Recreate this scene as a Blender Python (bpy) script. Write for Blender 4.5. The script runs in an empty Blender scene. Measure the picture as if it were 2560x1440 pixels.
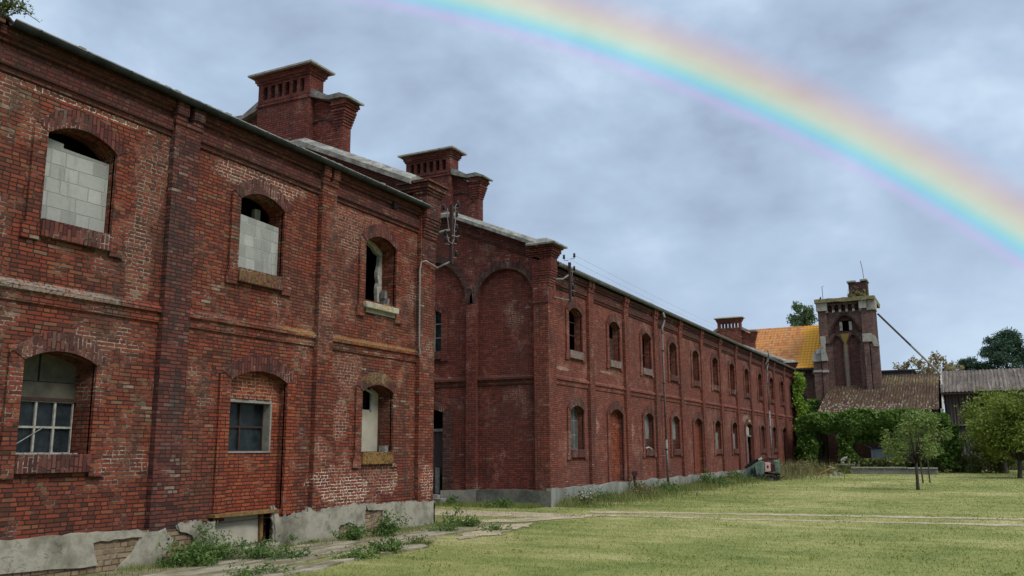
import bpy, math, random
import numpy as np
from mathutils import Vector, Matrix
rnd = random.Random(7)
R = math.radians
scene = bpy.context.scene
col = scene.collection

# ------------------------------------------------------------------ mesh helpers
class MB:
    def __init__(s): s.v = []; s.f = []
    def poly(s, pts):
        n = len(s.v); s.v += [tuple(p) for p in pts]; s.f.append(list(range(n, n + len(pts))))
    def box(s, x0, x1, y0, y1, z0, z1):
        if x0 > x1: x0, x1 = x1, x0
        if y0 > y1: y0, y1 = y1, y0
        if z0 > z1: z0, z1 = z1, z0
        n = len(s.v)
        s.v += [(x0,y0,z0),(x1,y0,z0),(x1,y1,z0),(x0,y1,z0),(x0,y0,z1),(x1,y0,z1),(x1,y1,z1),(x0,y1,z1)]
        for q in ((0,3,2,1),(4,5,6,7),(0,1,5,4),(1,2,6,5),(2,3,7,6),(3,0,4,7)): s.f.append([n+i for i in q])
        return s
    def mbox(s, M, u0, u1, d0, d1, z0, z1):
        a = M(u0, d0, z0); b = M(u1, d1, z1)
        return s.box(a[0], b[0], a[1], b[1], a[2], b[2])
    def prism(s, M, pts, d0, d1):            # outline in (u,z), extruded along d
        n = len(s.v); k = len(pts)
        s.v += [M(u, d0, z) for u, z in pts] + [M(u, d1, z) for u, z in pts]
        s.f.append([n+i for i in range(k)][::-1]); s.f.append([n+k+i for i in range(k)])
        for i in range(k):
            j = (i+1) % k; s.f.append([n+i, n+j, n+k+j, n+k+i])
        return s
    def extr(s, M, prof, u0, u1):            # profile in (d,z), extruded along u
        n = len(s.v); k = len(prof)
        s.v += [M(u0, d, z) for d, z in prof] + [M(u1, d, z) for d, z in prof]
        s.f.append([n+i for i in range(k)]); s.f.append([n+k+i for i in range(k)][::-1])
        for i in range(k):
            j = (i+1) % k; s.f.append([n+i, n+k+i, n+k+j, n+j])
        return s
    def tube(s, pts, r, seg=8, caps=True):
        pts = [Vector(p) for p in pts]
        rs = r if isinstance(r, (list, tuple)) else [r]*len(pts)
        base = len(s.v); up = None
        for i, p in enumerate(pts):
            t = (pts[min(i+1, len(pts)-1)] - pts[max(i-1, 0)])
            if t.length < 1e-9: t = Vector((0,0,1))
            t.normalize()
            if up is None:
                up = Vector((0,0,1)) if abs(t.z) < .9 else Vector((1,0,0))
            a = t.cross(up); a.normalize(); b = t.cross(a); up = -b if False else up
            for k in range(seg):
                an = 2*math.pi*k/seg
                s.v.append(tuple(p + (a*math.cos(an) + b*math.sin(an))*rs[i]))
        for i in range(len(pts)-1):
            for k in range(seg):
                k2 = (k+1) % seg
                s.f.append([base+i*seg+k, base+i*seg+k2, base+(i+1)*seg+k2, base+(i+1)*seg+k])
        if caps:
            s.f.append([base+k for k in range(seg)][::-1])
            s.f.append([base+(len(pts)-1)*seg+k for k in range(seg)])
        return s
    def build(s, name, mat, parent=None, smooth=False, label=None, bevel=0):
        me = bpy.data.meshes.new(name)
        me.from_pydata(s.v, [], s.f); me.update()
        import bmesh
        bm = bmesh.new(); bm.from_mesh(me); bmesh.ops.recalc_face_normals(bm, faces=bm.faces); bm.to_mesh(me); bm.free()
        me.materials.append(mat)
        if smooth:
            for p in me.polygons: p.use_smooth = True
        o = bpy.data.objects.new(name, me); col.objects.link(o)
        if parent is not None: attach(o, parent)
        if label: o['label'] = label
        if bevel:
            b = o.modifiers.new('bevel', 'BEVEL'); b.width = bevel; b.segments = 2; b.limit_method = 'ANGLE'
        return o

def wm(o):
    m = o.matrix_basis.copy()
    if o.parent is not None: m = wm(o.parent) @ o.matrix_parent_inverse @ m
    return m
def attach(o, parent):
    o.parent = parent; o.matrix_parent_inverse = wm(parent).inverted()

def thing(name, label, cat, loc=(0,0,0), group=None):
    o = bpy.data.objects.new(name, None); col.objects.link(o); o.location = loc
    o.empty_display_size = .3
    o['label'] = label; o['category'] = cat
    if group: o['group'] = group
    return o
def tag(o, label, cat, group=None):
    o['label'] = label; o['category'] = cat
    if group: o['group'] = group
    return o
def each(name, mat, parent, M, boxes, bevel=0):
    for q in boxes: MB().mbox(M, *q).build(name, mat, parent, bevel=bevel)
MI = lambda u, d, z: (u, d, z)
def kind(o, k, label=None, cat=None):
    o['kind'] = k
    if label: o['label'] = label
    if cat: o['category'] = cat
    return o

# ------------------------------------------------------------------ node helpers
class NT:
    def __init__(s, name):
        s.m = bpy.data.materials.new(name); s.m.use_nodes = True
        s.t = s.m.node_tree; s.bsdf = s.t.nodes['Principled BSDF']
        s.bsdf.inputs['Roughness'].default_value = .9
        s.bsdf.inputs['Specular IOR Level'].default_value = .2
        s._co = None
    def n(s, typ, **kw):
        nd = s.t.nodes.new(typ)
        for k, v in kw.items(): setattr(nd, k, v)
        return nd
    def put(s, sock, v):
        if v is None: return
        if hasattr(v, 'is_output'): s.t.links.new(v, sock)
        else:
            if sock.type == 'RGBA' and not hasattr(v, '__len__'): v = (v, v, v, 1)
            if sock.type == 'RGBA' and len(v) == 3: v = tuple(v) + (1,)
            sock.default_value = v
    def math(s, op, a, b=None, c=None, clamp=False):
        nd = s.n('ShaderNodeMath', operation=op, use_clamp=clamp)
        s.put(nd.inputs[0], a); s.put(nd.inputs[1], b)
        if c is not None: s.put(nd.inputs[2], c)
        return nd.outputs[0]
    def co(s):
        if s._co is None: s._co = s.n('ShaderNodeTexCoord').outputs['Object']
        return s._co
    def sep(s, v=None):
        nd = s.n('ShaderNodeSeparateXYZ'); s.put(nd.inputs[0], v if v is not None else s.co()); return nd.outputs
    def comb(s, x=0., y=0., z=0.):
        nd = s.n('ShaderNodeCombineXYZ'); s.put(nd.inputs[0], x); s.put(nd.inputs[1], y); s.put(nd.inputs[2], z); return nd.outputs[0]
    def noise(s, scale, detail=4, rough=.55, vec=None, color=False, dist=0.):
        nd = s.n('ShaderNodeTexNoise'); s.put(nd.inputs['Vector'], vec if vec is not None else s.co())
        nd.inputs['Scale'].default_value = scale; nd.inputs['Detail'].default_value = detail
        nd.inputs['Roughness'].default_value = rough; nd.inputs['Distortion'].default_value = dist
        return nd.outputs['Color' if color else 'Fac']
    def ramp(s, fac, stops, interp='LINEAR'):
        nd = s.n('ShaderNodeValToRGB'); s.put(nd.inputs[0], fac); cr = nd.color_ramp; cr.interpolation = interp
        while len(cr.elements) < len(stops): cr.elements.new(.5)
        for e, (p, c) in zip(cr.elements, stops):
            e.position = p
            if not hasattr(c, '__len__'): c = (c, c, c)
            e.color = tuple(c)[:3] + (1,)
        return nd.outputs[0]
    def mix(s, fac, a, b, blend='MIX'):
        nd = s.n('ShaderNodeMix', data_type='RGBA', blend_type=blend)
        s.put(nd.inputs[0], fac); s.put(nd.inputs[6], a); s.put(nd.inputs[7], b); return nd.outputs[2]
    def mixf(s, fac, a, b):
        nd = s.n('ShaderNodeMix', data_type='FLOAT'); s.put(nd.inputs[0], fac); s.put(nd.inputs[2], a); s.put(nd.inputs[3], b); return nd.outputs[0]
    def step(s, v, lo, hi):
        nd = s.n('ShaderNodeMapRange', interpolation_type='SMOOTHSTEP'); s.put(nd.inputs[0], v)
        s.put(nd.inputs[1], lo); s.put(nd.inputs[2], hi); return nd.outputs[0]
    def bump(s, h, strength=.5, dist=.01):
        nd = s.n('ShaderNodeBump'); nd.inputs['Strength'].default_value = strength; nd.inputs['Distance'].default_value = dist
        s.put(nd.inputs['Height'], h); s.t.links.new(nd.outputs[0], s.bsdf.inputs['Normal'])
    def done(s, c, rough=None, metal=None):
        s.put(s.bsdf.inputs['Base Color'], c)
        if rough is not None: s.put(s.bsdf.inputs['Roughness'], rough)
        if metal is not None: s.put(s.bsdf.inputs['Metallic'], metal)
        return s.m

def uv_faces(s):
    x, y, z = s.sep()[0:3]
    g = s.n('ShaderNodeNewGeometry').outputs['True Normal']
    nx, ny, nz = s.sep(g)[0:3]
    ax = s.math('GREATER_THAN', s.math('ABSOLUTE', nx), .62)
    az = s.math('GREATER_THAN', s.math('ABSOLUTE', nz), .75)
    u = s.mixf(ax, x, y); v = s.mixf(az, z, y)
    u = s.mixf(az, u, x)
    return u, v, x, y, z

def brick_mat(name, pal, w=.208, h=.0585, mortar_lo=(.030,.017,.014), mortar_hi=(.36,.27,.21), mort_bias=.0, soldier=False,
              patches=(), stain=(.075,.058,.042), stain_amt=.48, tone=1.0, lichen=None, pale=.05, gap=.0052, soot=()):
    s = NT(name)
    u, v, x, y, z = uv_faces(s)
    if soldier: u, v = v, u
    if soldier: w, h = .26, .066
    d1 = s.noise(7, 3, .6, color=True); dn = s.sep(d1)
    u = s.math('ADD', u, s.math('MULTIPLY', s.math('SUBTRACT', dn[0], .5), .022))
    v = s.math('ADD', v, s.math('MULTIPLY', s.math('SUBTRACT', dn[1], .5), .022))
    vr = s.math('DIVIDE', v, h); row = s.math('FLOOR', vr); fy = s.math('SUBTRACT', vr, row)
    wr = s.n('ShaderNodeTexWhiteNoise', noise_dimensions='1D'); s.put(wr.inputs['W'], row)
    us = s.math('ADD', s.math('DIVIDE', u, w), s.math('ADD', s.math('MULTIPLY', s.math('PINGPONG', row, 1.), .5), s.math('MULTIPLY', wr.outputs[0], .22)))
    cl = s.math('FLOOR', us); fx = s.math('SUBTRACT', us, cl)
    wn = s.n('ShaderNodeTexWhiteNoise', noise_dimensions='2D'); s.put(wn.inputs['Vector'], s.comb(cl, row, 0))
    rv = wn.outputs['Value']; rc = s.sep(wn.outputs['Color'])
    # some stretchers are two headers
    hd = s.math('GREATER_THAN', rc[1], .62)
    fx2 = s.math('FRACT', s.math('MULTIPLY', fx, 2.))
    e1 = s.math('MULTIPLY', s.math('MINIMUM', fx, s.math('SUBTRACT', 1., fx)), w)
    e2 = s.math('MULTIPLY', s.math('MINIMUM', fx2, s.math('SUBTRACT', 1., fx2)), w*.5)
    ex = s.mixf(hd, e1, e2)
    ey = s.math('MULTIPLY', s.math('MINIMUM', fy, s.math('SUBTRACT', 1., fy)), h)
    dd = s.math('MINIMUM', ex, ey)
    rough_e = s.noise(55, 2, .6)
    dd = s.math('ADD', dd, s.math('MULTIPLY', s.math('SUBTRACT', rough_e, .5), .006))
    n1 = s.noise(.55, 4, .6); n2 = s.noise(1.9, 5, .65); n3 = s.noise(14, 4, .7)
    mask = s.step(dd, gap, s.math('ADD', gap+.004, s.math('MULTIPLY', n2, .002)))
    side = s.math('MULTIPLY', s.math('GREATER_THAN', fx, .5), hd)
    rr = s.math('FRACT', s.math('ADD', rv, s.math('MULTIPLY', side, .37)))
    rr = s.math('ADD', rr, s.math('MULTIPLY', s.math('SUBTRACT', n2, .5), .9))
    rr = s.math('ADD', .06, s.math('MULTIPLY', rr, .84))
    bc = s.ramp(rr, pal)
    # weathering toward brown or grey in broad clouds
    st = s.math('MULTIPLY', s.step(n1, .45, .68), stain_amt)
    st = s.math('MULTIPLY', st, s.math('ADD', .55, s.math('MULTIPLY', rc[0], .45)))
    bc = s.mix(st, bc, stain)
    vm = s.n('ShaderNodeMapping'); s.put(vm.inputs['Vector'], s.co()); vm.inputs['Scale'].default_value = (3.2, 3.2, .5)
    nv = s.noise(1., 5, .7, vec=vm.outputs[0])
    bc = s.mix(s.math('MULTIPLY', s.step(nv, .5, .70), .68), bc, tuple(c*.7 for c in stain))
    bc = s.mix(s.math('MULTIPLY', n3, .5), bc, s.mix(1., bc, (.5,.48,.48), 'MULTIPLY'))
    # pale bricks
    pb = s.math('MULTIPLY', s.math('GREATER_THAN', rc[2], 1-pale), s.step(n2, .5, .66))
    bc = s.mix(s.math('MULTIPLY', s.math('MULTIPLY', pb, n3), .9), bc, (.34,.28,.21))
    # mortar
    mo = s.step(s.math('ADD', s.noise(1.15, 5, .7), mort_bias), .50, .68)
    spk = s.step(s.noise(30, 2, .6), .3, .6)
    for (px, pz, rx, rz, amt, jag) in patches:
        ddx = s.math('DIVIDE', s.math('SUBTRACT', x, px), rx); ddz = s.math('DIVIDE', s.math('SUBTRACT', z, pz), rz)
        rad = s.math('SQRT', s.math('ADD', s.math('MULTIPLY', ddx, ddx), s.math('MULTIPLY', ddz, ddz)))
        rad = s.math('ADD', rad, s.math('MULTIPLY', s.math('SUBTRACT', s.noise(4, 4, .7), .5), 1.3))
        pm = s.math('MULTIPLY', s.step(rad, 1.08, .82), amt)
        mo = s.math('ADD', s.math('MULTIPLY', mo, s.math('SUBTRACT', 1., pm)), s.math('MULTIPLY', pm, jag))
    mo = s.math('MULTIPLY', mo, spk)
    mc = s.mix(s.math('MINIMUM', mo, 1.), mortar_lo, mortar_hi)
    mc = s.mix(s.step(mo, .95, 1.3), mc, (.60,.52,.42))
    c = s.mix(mask, mc, bc)
    # broad efflorescence, pale dusty veil
    ef = s.math('MULTIPLY', s.step(s.noise(2.6, 6, .75), .62, .74), .22)
    c = s.mix(ef, c, (.30,.26,.22))
    for (px, pz, rx, rz, amt, lc) in (lichen or ()):
        ddx = s.math('DIVIDE', s.math('SUBTRACT', x, px), rx); ddz = s.math('DIVIDE', s.math('SUBTRACT', z, pz), rz)
        rad = s.math('SQRT', s.math('ADD', s.math('MULTIPLY', ddx, ddx), s.math('MULTIPLY', ddz, ddz)))
        rad = s.math('ADD', rad, s.math('MULTIPLY', s.math('SUBTRACT', s.noise(9, 5, .75), .5), 1.4))
        c = s.mix(s.math('MULTIPLY', s.math('MULTIPLY', s.step(rad, 1.05, .75), s.step(s.noise(24, 3, .65), .36, .56)), amt), c, lc)
    if tone != 1.0: c = s.mix(1., c, (tone, tone, tone), 'MULTIPLY')
    hgt = s.math('ADD', s.math('MULTIPLY', mask, .8), s.math('ADD', s.math('MULTIPLY', n3, .35), s.math('MULTIPLY', rc[0], .25)))
    s.bump(hgt, .75, .012)
    return s.done(c, .93)

PALA = [(0., (0.066,0.025,0.016)), (.18, (0.125,0.035,0.020)), (.38, (0.178,0.041,0.022)), (.56, (0.211,0.045,0.023)), (.74, (0.251,0.063,0.030)), (.88, (0.198,0.088,0.043)), (1., (0.172,0.120,0.073))]
PALB = [(0., (0.110,0.040,0.026)), (.3, (0.188,0.050,0.032)), (.6, (0.227,0.059,0.037)), (.85, (0.266,0.080,0.047)), (1., (0.220,0.135,0.085))]
PALR = [(0., (0.143,0.031,0.016)), (.3, (0.220,0.044,0.020)), (.6, (0.272,0.058,0.024)), (.85, (0.324,0.083,0.030)), (1., (0.156,0.087,0.055))]
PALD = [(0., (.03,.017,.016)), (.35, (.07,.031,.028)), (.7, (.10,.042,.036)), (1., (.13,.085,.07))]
PALT = [(0., (0.111,0.064,0.055)), (.35, (0.184,0.099,0.083)), (.7, (0.229,0.125,0.102)), (1., (0.280,0.198,0.159))]
PALY = [(0., (.16,.10,.055)), (.4, (.27,.19,.11)), (.75, (.33,.25,.16)), (1., (.20,.09,.05))]

LY = (.28,.165,.03)
M_brick = brick_mat('weathered_red_brick', PALA, patches=(
    (13.75,1.0,.85,.38,1.,1.4),(15.4,1.05,.5,.33,1.,1.3),(14.6,1.1,1.2,.3,.8,.8),(11.4,6.35,1.2,.28,1.,1.1),(7.9,6.52,1.4,.13,1.,1.2),(14.0,3.2,.5,.35,.8,.9),(14.2,.85,.7,.3,1.,1.5),
    (13.85,2.2,.25,.5,.8,1.1),(9.05,5.6,.3,.6,.7,.8),(14.3,6.2,1.1,.3,.8,.8),(8.9,4.4,.25,.8,.8,.9),(16.8,.95,.28,.4,1.,1.2)), pale=.06)
M_brick_b = brick_mat('old_red_brick', PALB, mort_bias=.0, stain=(.085,.05,.042), stain_amt=.4, pale=.03, patches=(
    (27.1,2.4,.35,.35,1.,1.2),(30.6,2.3,.35,.3,1.,1.2),(33.9,2.35,.35,.3,1.,1.1),(37.3,2.3,.4,.3,1.,1.)), mortar_hi=(.33,.22,.17), mortar_lo=(.06,.03,.026), lichen=((49.4,3.2,.9,.25,.6,(.3,.25,.2)),(24.6,4.05,.5,.06,.8,(.35,.27,.2)),(28.3,4.2,.7,.05,.7,(.32,.25,.19))))
M_brick_red = brick_mat('bright_red_brick', PALR, mort_bias=-.02, mortar_hi=(.40,.28,.20), stain_amt=.2, pale=.02, patches=((11.5,2.6,.7,.4,1.,.9),))
M_brick_dark = brick_mat('sooty_brick_and_edge_shade', PALD, stain_amt=.5, mort_bias=-.08, pale=.04, mortar_hi=(.22,.17,.14))  # also draws the shadow lines along the tower arches
M_brick_pil = brick_mat('pilaster_brick', [(0., (.035,.020,.018)), (.3, (.085,.030,.024)), (.55, (.13,.038,.027)), (.8, (.17,.048,.031)), (1., (.14,.11,.095))], stain=(.062,.056,.05), stain_amt=.6, mort_bias=-.07, pale=.07)
M_brick_pilb = brick_mat('pilaster_brick_red', PALB, stain=(.06,.045,.042), stain_amt=.5, mort_bias=-.06, pale=.04)
M_brick_gable = brick_mat('gable_end_brick', [(0., (.085,.028,.022)), (.3, (.145,.036,.027)), (.6, (.185,.042,.03)), (.85, (.22,.056,.038)), (1., (.15,.09,.07))],
    mortar_hi=(.34,.24,.19), stain_amt=.45, mort_bias=-.01, pale=.035, stain=(.06,.035,.033))
M_soldier = brick_mat('soldier_course_brick', [(0., (.055,.02,.018)), (.5, (.125,.034,.027)), (.85, (.17,.055,.038)), (1., (.13,.09,.07))], soldier=True, mort_bias=.02, stain_amt=.5,
    lichen=((11.35,4.58,.6,.2,.5,(.20,.13,.05)),(14.95,1.45,.7,.22,.75,(.24,.145,.03)),(14.9,3.15,.75,.2,.5,(.20,.14,.05))))
M_lintelbrick = brick_mat('string_course_brick', PALA, stain=(.12,.105,.075), stain_amt=.75, mort_bias=.0,
    lichen=((14.9,3.80,1.9,.075,.7,(.22,.13,.035)),(12.6,3.80,.6,.075,.7,(.24,.14,.035)),(7.5,3.76,1.2,.1,.6,(.26,.25,.2))))
M_brick_tower = brick_mat('tower_brown_brick', PALT, mortar_hi=(.17,.13,.11), mortar_lo=(.04,.03,.028), stain=(.06,.055,.05), stain_amt=.5, pale=.02)
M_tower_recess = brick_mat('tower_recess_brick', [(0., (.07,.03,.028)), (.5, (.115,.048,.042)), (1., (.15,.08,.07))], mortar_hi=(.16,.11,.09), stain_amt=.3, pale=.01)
M_buff = brick_mat('buff_base_brick', PALY, w=.24, h=.075, mortar_lo=(.07,.055,.04), mortar_hi=(.32,.27,.2), stain=(.16,.11,.07), stain_amt=.6, gap=.006)
M_block = brick_mat('breeze_block', [(0., (.22,.225,.20)), (.35, (.30,.305,.275)), (.7, (.36,.365,.335)), (1., (.42,.42,.38))], w=.44, h=.205, mortar_lo=(.25,.25,.225), mortar_hi=(.42,.42,.39),
    stain=(.25,.25,.23), stain_amt=.35, pale=.0, gap=.003)

def plain(name, c, c2=None, scale=6, rough=.85, metal=0., bump=0., detail=5, lo=.35, hi=.65, aniso=None):
    s = NT(name)
    if c2 is None: c2 = tuple(k*.7 for k in c)
    vec = None
    if aniso:
        mp = s.n('ShaderNodeMapping'); s.put(mp.inputs['Vector'], s.co()); mp.inputs['Scale'].default_value = aniso; vec = mp.outputs[0]
    nz = s.noise(scale, detail, .62, vec=vec)
    cc = s.ramp(nz, [(lo, c), (hi, c2)])
    if bump: s.bump(nz, bump, .02)
    return s.done(cc, rough, metal)

def stone_mat(name, c=(.30,.29,.26), c2=(.17,.165,.15), c3=(.42,.41,.38), lich=None, s1=3.):
    s = NT(name)
    a = s.noise(s1, 7, .75); b = s.noise(15, 5, .75)
    cc = s.ramp(a, [(.3, c2), (.48, c), (.66, c3)])
    cc = s.mix(s.step(b, .52, .70), cc, tuple(k*.42 for k in c))
    if lich: cc = s.mix(s.math('MULTIPLY', s.step(s.noise(5.5, 5, .7), .48, .6), .85), cc, lich)
    s.bump(s.math('ADD', a, s.math('MULTIPLY', b, .4)), .6, .02)
    return s.done(cc, .95)

M_cope = stone_mat('lichened_coping_stone', (.165,.16,.145), (.075,.075,.068), (.30,.30,.27), s1=4.5)
M_sillB = stone_mat('pinkish_sill_stone', (.15,.105,.09), (.09,.06,.05), (.21,.16,.14), s1=6)
M_stonecap = stone_mat('grey_cap_stone', (.26,.25,.225), (.14,.135,.12), (.36,.34,.31), s1=5)
M_lichstone = stone_mat('yellow_lichen_stone', (.32,.30,.24), (.18,.17,.14), (.42,.40,.33), lich=(.33,.20,.03), s1=5)
M_towerstone = stone_mat('tower_dressed_stone', (.30,.28,.235), (.15,.14,.115), (.40,.38,.33), s1=2.)
M_stucco = None
def stucco():
    s = NT('peeling_cement_render')
    a = s.noise(1.6, 7, .7); b = s.noise(9, 5, .7); z = s.sep()[2]
    cc = s.ramp(a, [(.32, (.115,.105,.078)), (.44, (.205,.19,.145)), (.55, (.31,.29,.225)), (.68, (.15,.14,.105))])
    cc = s.mix(s.math('MULTIPLY', s.step(b, .5, .72), .45), cc, (.15,.14,.115))
    cc = s.mix(s.math('MULTIPLY', s.step(s.math('ADD', z, s.math('MULTIPLY', b, .25)), .28, .02), .35), cc, (.13,.125,.09))
    vz = s.n('ShaderNodeTexVoronoi', feature='DISTANCE_TO_EDGE'); s.put(vz.inputs['Vector'], s.mix(.45, s.co(), s.noise(2.2, 4, .65, color=True))); vz.inputs['Scale'].default_value = 1.3
    cr = s.step(vz.outputs['Distance'], .012, .002)
    cc = s.mix(s.math('MULTIPLY', s.math('MULTIPLY', cr, s.step(b, .45, .6)), .5), cc, (.06,.055,.045))
    s.bump(s.math('SUBTRACT', s.math('ADD', a, s.math('MULTIPLY', b, .5)), s.math('MULTIPLY', cr, .2)), .5, .03)
    return s.done(cc, .95)
M_stucco = stucco()
M_concrete = stone_mat('old_concrete', (.215,.205,.175), (.12,.115,.095), (.30,.285,.245), s1=1.6)
M_concdark = stone_mat('dark_concrete_base', (.105,.105,.09), (.045,.046,.04), (.20,.19,.155), s1=1.1)
M_concB = plain('green_grey_concrete_base', (.27,.275,.25), (.13,.14,.115), 1.6, bump=.5, aniso=(1,1,.35), lo=.3, hi=.68)
M_board = plain('weathered_board', (.36,.335,.265), (.27,.245,.19), 2.0, rough=.7)
M_greyframe = plain('grey_painted_frame', (.20,.21,.20), (.10,.10,.095), 9)
M_white = plain('chalky_white_paint', (.38,.37,.32), (.20,.19,.165), 14)
M_dark = plain('unlit_interior_shade', (.011,.010,.009), (.006,.006,.006), 3)  # near-black colour stands for unlit rooms and holes
M_rustwood = plain('brown_painted_wood', (.055,.03,.025), (.03,.018,.016), 14)
M_rust = plain('rusty_iron', (.21,.14,.045), (.12,.055,.025), 8, rough=.85)
M_zinc = plain('dark_zinc_gutter', (.035,.040,.044), (.014,.016,.018), 5, rough=.38, metal=.4)
M_zinclight = plain('pale_green_zinc', (.14,.17,.155), (.07,.09,.085), 5, rough=.5, metal=.2)
M_pipe = plain('grey_plastic_pipe', (.24,.24,.235), (.15,.15,.145), 9, rough=.6)
M_pipered = plain('faded_downpipe', (.15,.11,.10), (.10,.075,.07), 9, rough=.6)
M_iron = plain('rusty_dark_iron', (.055,.028,.026), (.03,.018,.018), 20, rough=.7)
M_porc = plain('dark_porcelain', (.02,.018,.02), (.01,.01,.01), 9, rough=.3)
M_cable = plain('pale_cable', (.22,.2,.19), (.13,.12,.11), 9)
M_mould = brick_mat('moulded_cornice_brick', [(0., (.06,.022,.018)), (.4, (.105,.028,.021)), (.8, (.14,.038,.026)), (1., (.14,.09,.055))], stain=(.055,.04,.03), mort_bias=-.1, stain_amt=.5)

def glass_mat(name, c, rough=.12):
    s = NT(name)
    nz = s.noise(5, 5, .7); cc = s.ramp(nz, [(.35, c), (.7, tuple(k*1.9 + .008 for k in c))])
    s.bsdf.inputs['Specular IOR Level'].default_value = .16
    return s.done(cc, s.ramp(nz, [(.3, rough), (.7, rough + .25)]))
M_glass = glass_mat('grimy_window_glass', (.010,.014,.016))
M_milk = plain('milky_panel', (.20,.205,.19), (.11,.115,.105), 5, rough=.6)

def tile_mat(name, stops, rowh=.3, along=1, down=(0,2), lich=None, dark=(.05,.03,.02), slope=1.3):
    s = NT(name); x, y, z = s.sep()[0:3]
    n = s.noise(3, 3, .6)
    v = s.math('ADD', s.math('DIVIDE', s.math('MULTIPLY', z, slope), rowh), s.math('MULTIPLY', n, .25))
    row = s.math('FLOOR', v); f = s.math('SUBTRACT', v, row)
    u = s.math('DIVIDE', y if along == 1 else x, .22)
    cu = s.math('FLOOR', s.math('ADD', u, s.math('MULTIPLY', s.math('PINGPONG', row, 1.), .5)))
    wn = s.n('ShaderNodeTexWhiteNoise', noise_dimensions='2D'); s.put(wn.inputs['Vector'], s.comb(cu, row, 0))
    t = s.math('ADD', s.math('MULTIPLY', wn.outputs['Value'], .7), s.math('MULTIPLY', s.noise(.8, 4, .6), .5))
    cc = s.ramp(t, stops)
    cc = s.mix(s.math('MULTIPLY', s.step(f, .3, .02), .75), cc, dark)
    if lich:
        lc, ya, yb = lich
        m = s.math('ADD', s.step(y, ya, yb), s.math('MULTIPLY', s.math('SUBTRACT', s.noise(1.2, 5, .7), .5), .9))
        cc = s.mix(s.math('MULTIPLY', s.step(m, .3, .8), .85), cc, s.mix(s.math('MULTIPLY', s.step(f, .3, .02), .75), lc, dark))
    s.bump(f, .6, .03)
    return s.done(cc, .9)
M_orange = tile_mat('orange_clay_tiles', [(0., (.17,.065,.03)), (.35, (.32,.12,.045)), (.6, (.40,.17,.055)), (1., (.30,.17,.075))], rowh=.30, lich=((.46,.23,.02), 12.6, 9.8), dark=(.10,.035,.012))
M_roofA = plain('weathered_roof_tiles', (.22,.12,.08), (.12,.07,.05), 6)

def moss_roof():
    s = NT('mossy_brown_tiles'); x, y, z = s.sep()[0:3]
    n = s.noise(1.2, 5, .7); k = s.noise(7, 4, .7)
    cc = s.ramp(n, [(.3, (.035,.02,.015)), (.5, (.062,.036,.022)), (.68, (.065,.052,.026))])
    band = s.step(s.math('ABSOLUTE', s.math('SUBTRACT', z, s.math('ADD', 5.95, s.math('MULTIPLY', s.noise(.7, 3, .6), .9)))), .4, .12)
    cc = s.mix(s.math('MULTIPLY', band, s.math('MULTIPLY', s.step(k, .4, .6), .6)), cc, (.20,.165,.08))
    rv = s.n('ShaderNodeTexVoronoi'); rv.inputs['Scale'].default_value = 4.
    mp = s.n('ShaderNodeMapping'); s.put(mp.inputs['Vector'], s.co()); mp.inputs['Scale'].default_value = (1,1.1,.8); s.t.links.new(mp.outputs[0], rv.inputs['Vector'])
    low = s.math('MULTIPLY', s.step(s.math('ADD', z, s.math('MULTIPLY', s.math('SUBTRACT', y, 4.), -.10)), 5.4, 4.2), .35)
    spot = s.step(rv.outputs['Distance'], s.math('ADD', .14, low), .08)
    cc = s.mix(s.math('MULTIPLY', spot, .75), cc, (.32,.29,.24))
    ds = s.noise(1., 3, .6, vec=s.comb(s.math('MULTIPLY', x, 2.6), s.math('MULTIPLY', y, 10.), s.math('MULTIPLY', z, 1.)))
    cc = s.mix(s.math('MULTIPLY', s.step(ds, .60, .66), .7), cc, (.26,.22,.18)); cc = s.mix(s.math('MULTIPLY', s.step(ds, .42, .34), .7), cc, (.02,.013,.01))
    return s.done(cc, .95)
M_moss = moss_roof()
def corr_mat(name, c1, c2, c3, period=.36, lo=.35):
    s = NT(name); x, y, z = s.sep()[0:3]
    n = s.noise(.9, 5, .7); st = s.noise(1., 4, .7, vec=s.comb(s.math('MULTIPLY', x, .3), s.math('MULTIPLY', y, 6.), s.math('MULTIPLY', z, .4)))
    cc = s.ramp(n, [(lo, c1), (.65, c2)])
    cc = s.mix(s.math('MULTIPLY', s.step(st, .5, .65), .6), cc, c3)
    ds = s.noise(1., 3, .6, vec=s.comb(s.math('MULTIPLY', x, 1.6), s.math('MULTIPLY', y, 9.), s.math('MULTIPLY', z, .8)))
    cc = s.mix(s.math('MULTIPLY', s.step(ds, .46, .36), .75), cc, tuple(k*.35 for k in c2))
    return s.done(cc, .8)
M_barnroof = corr_mat('lichened_corrugated_roof', (.115,.092,.078), (.055,.044,.038), (.21,.18,.155))
M_barnwall = corr_mat('rusty_corrugated_wall', (.085,.06,.055), (.10,.085,.075), (.14,.085,.05))
M_barnwall2 = corr_mat('grey_corrugated_wall', (.14,.14,.13), (.09,.09,.085), (.07,.08,.05))

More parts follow.
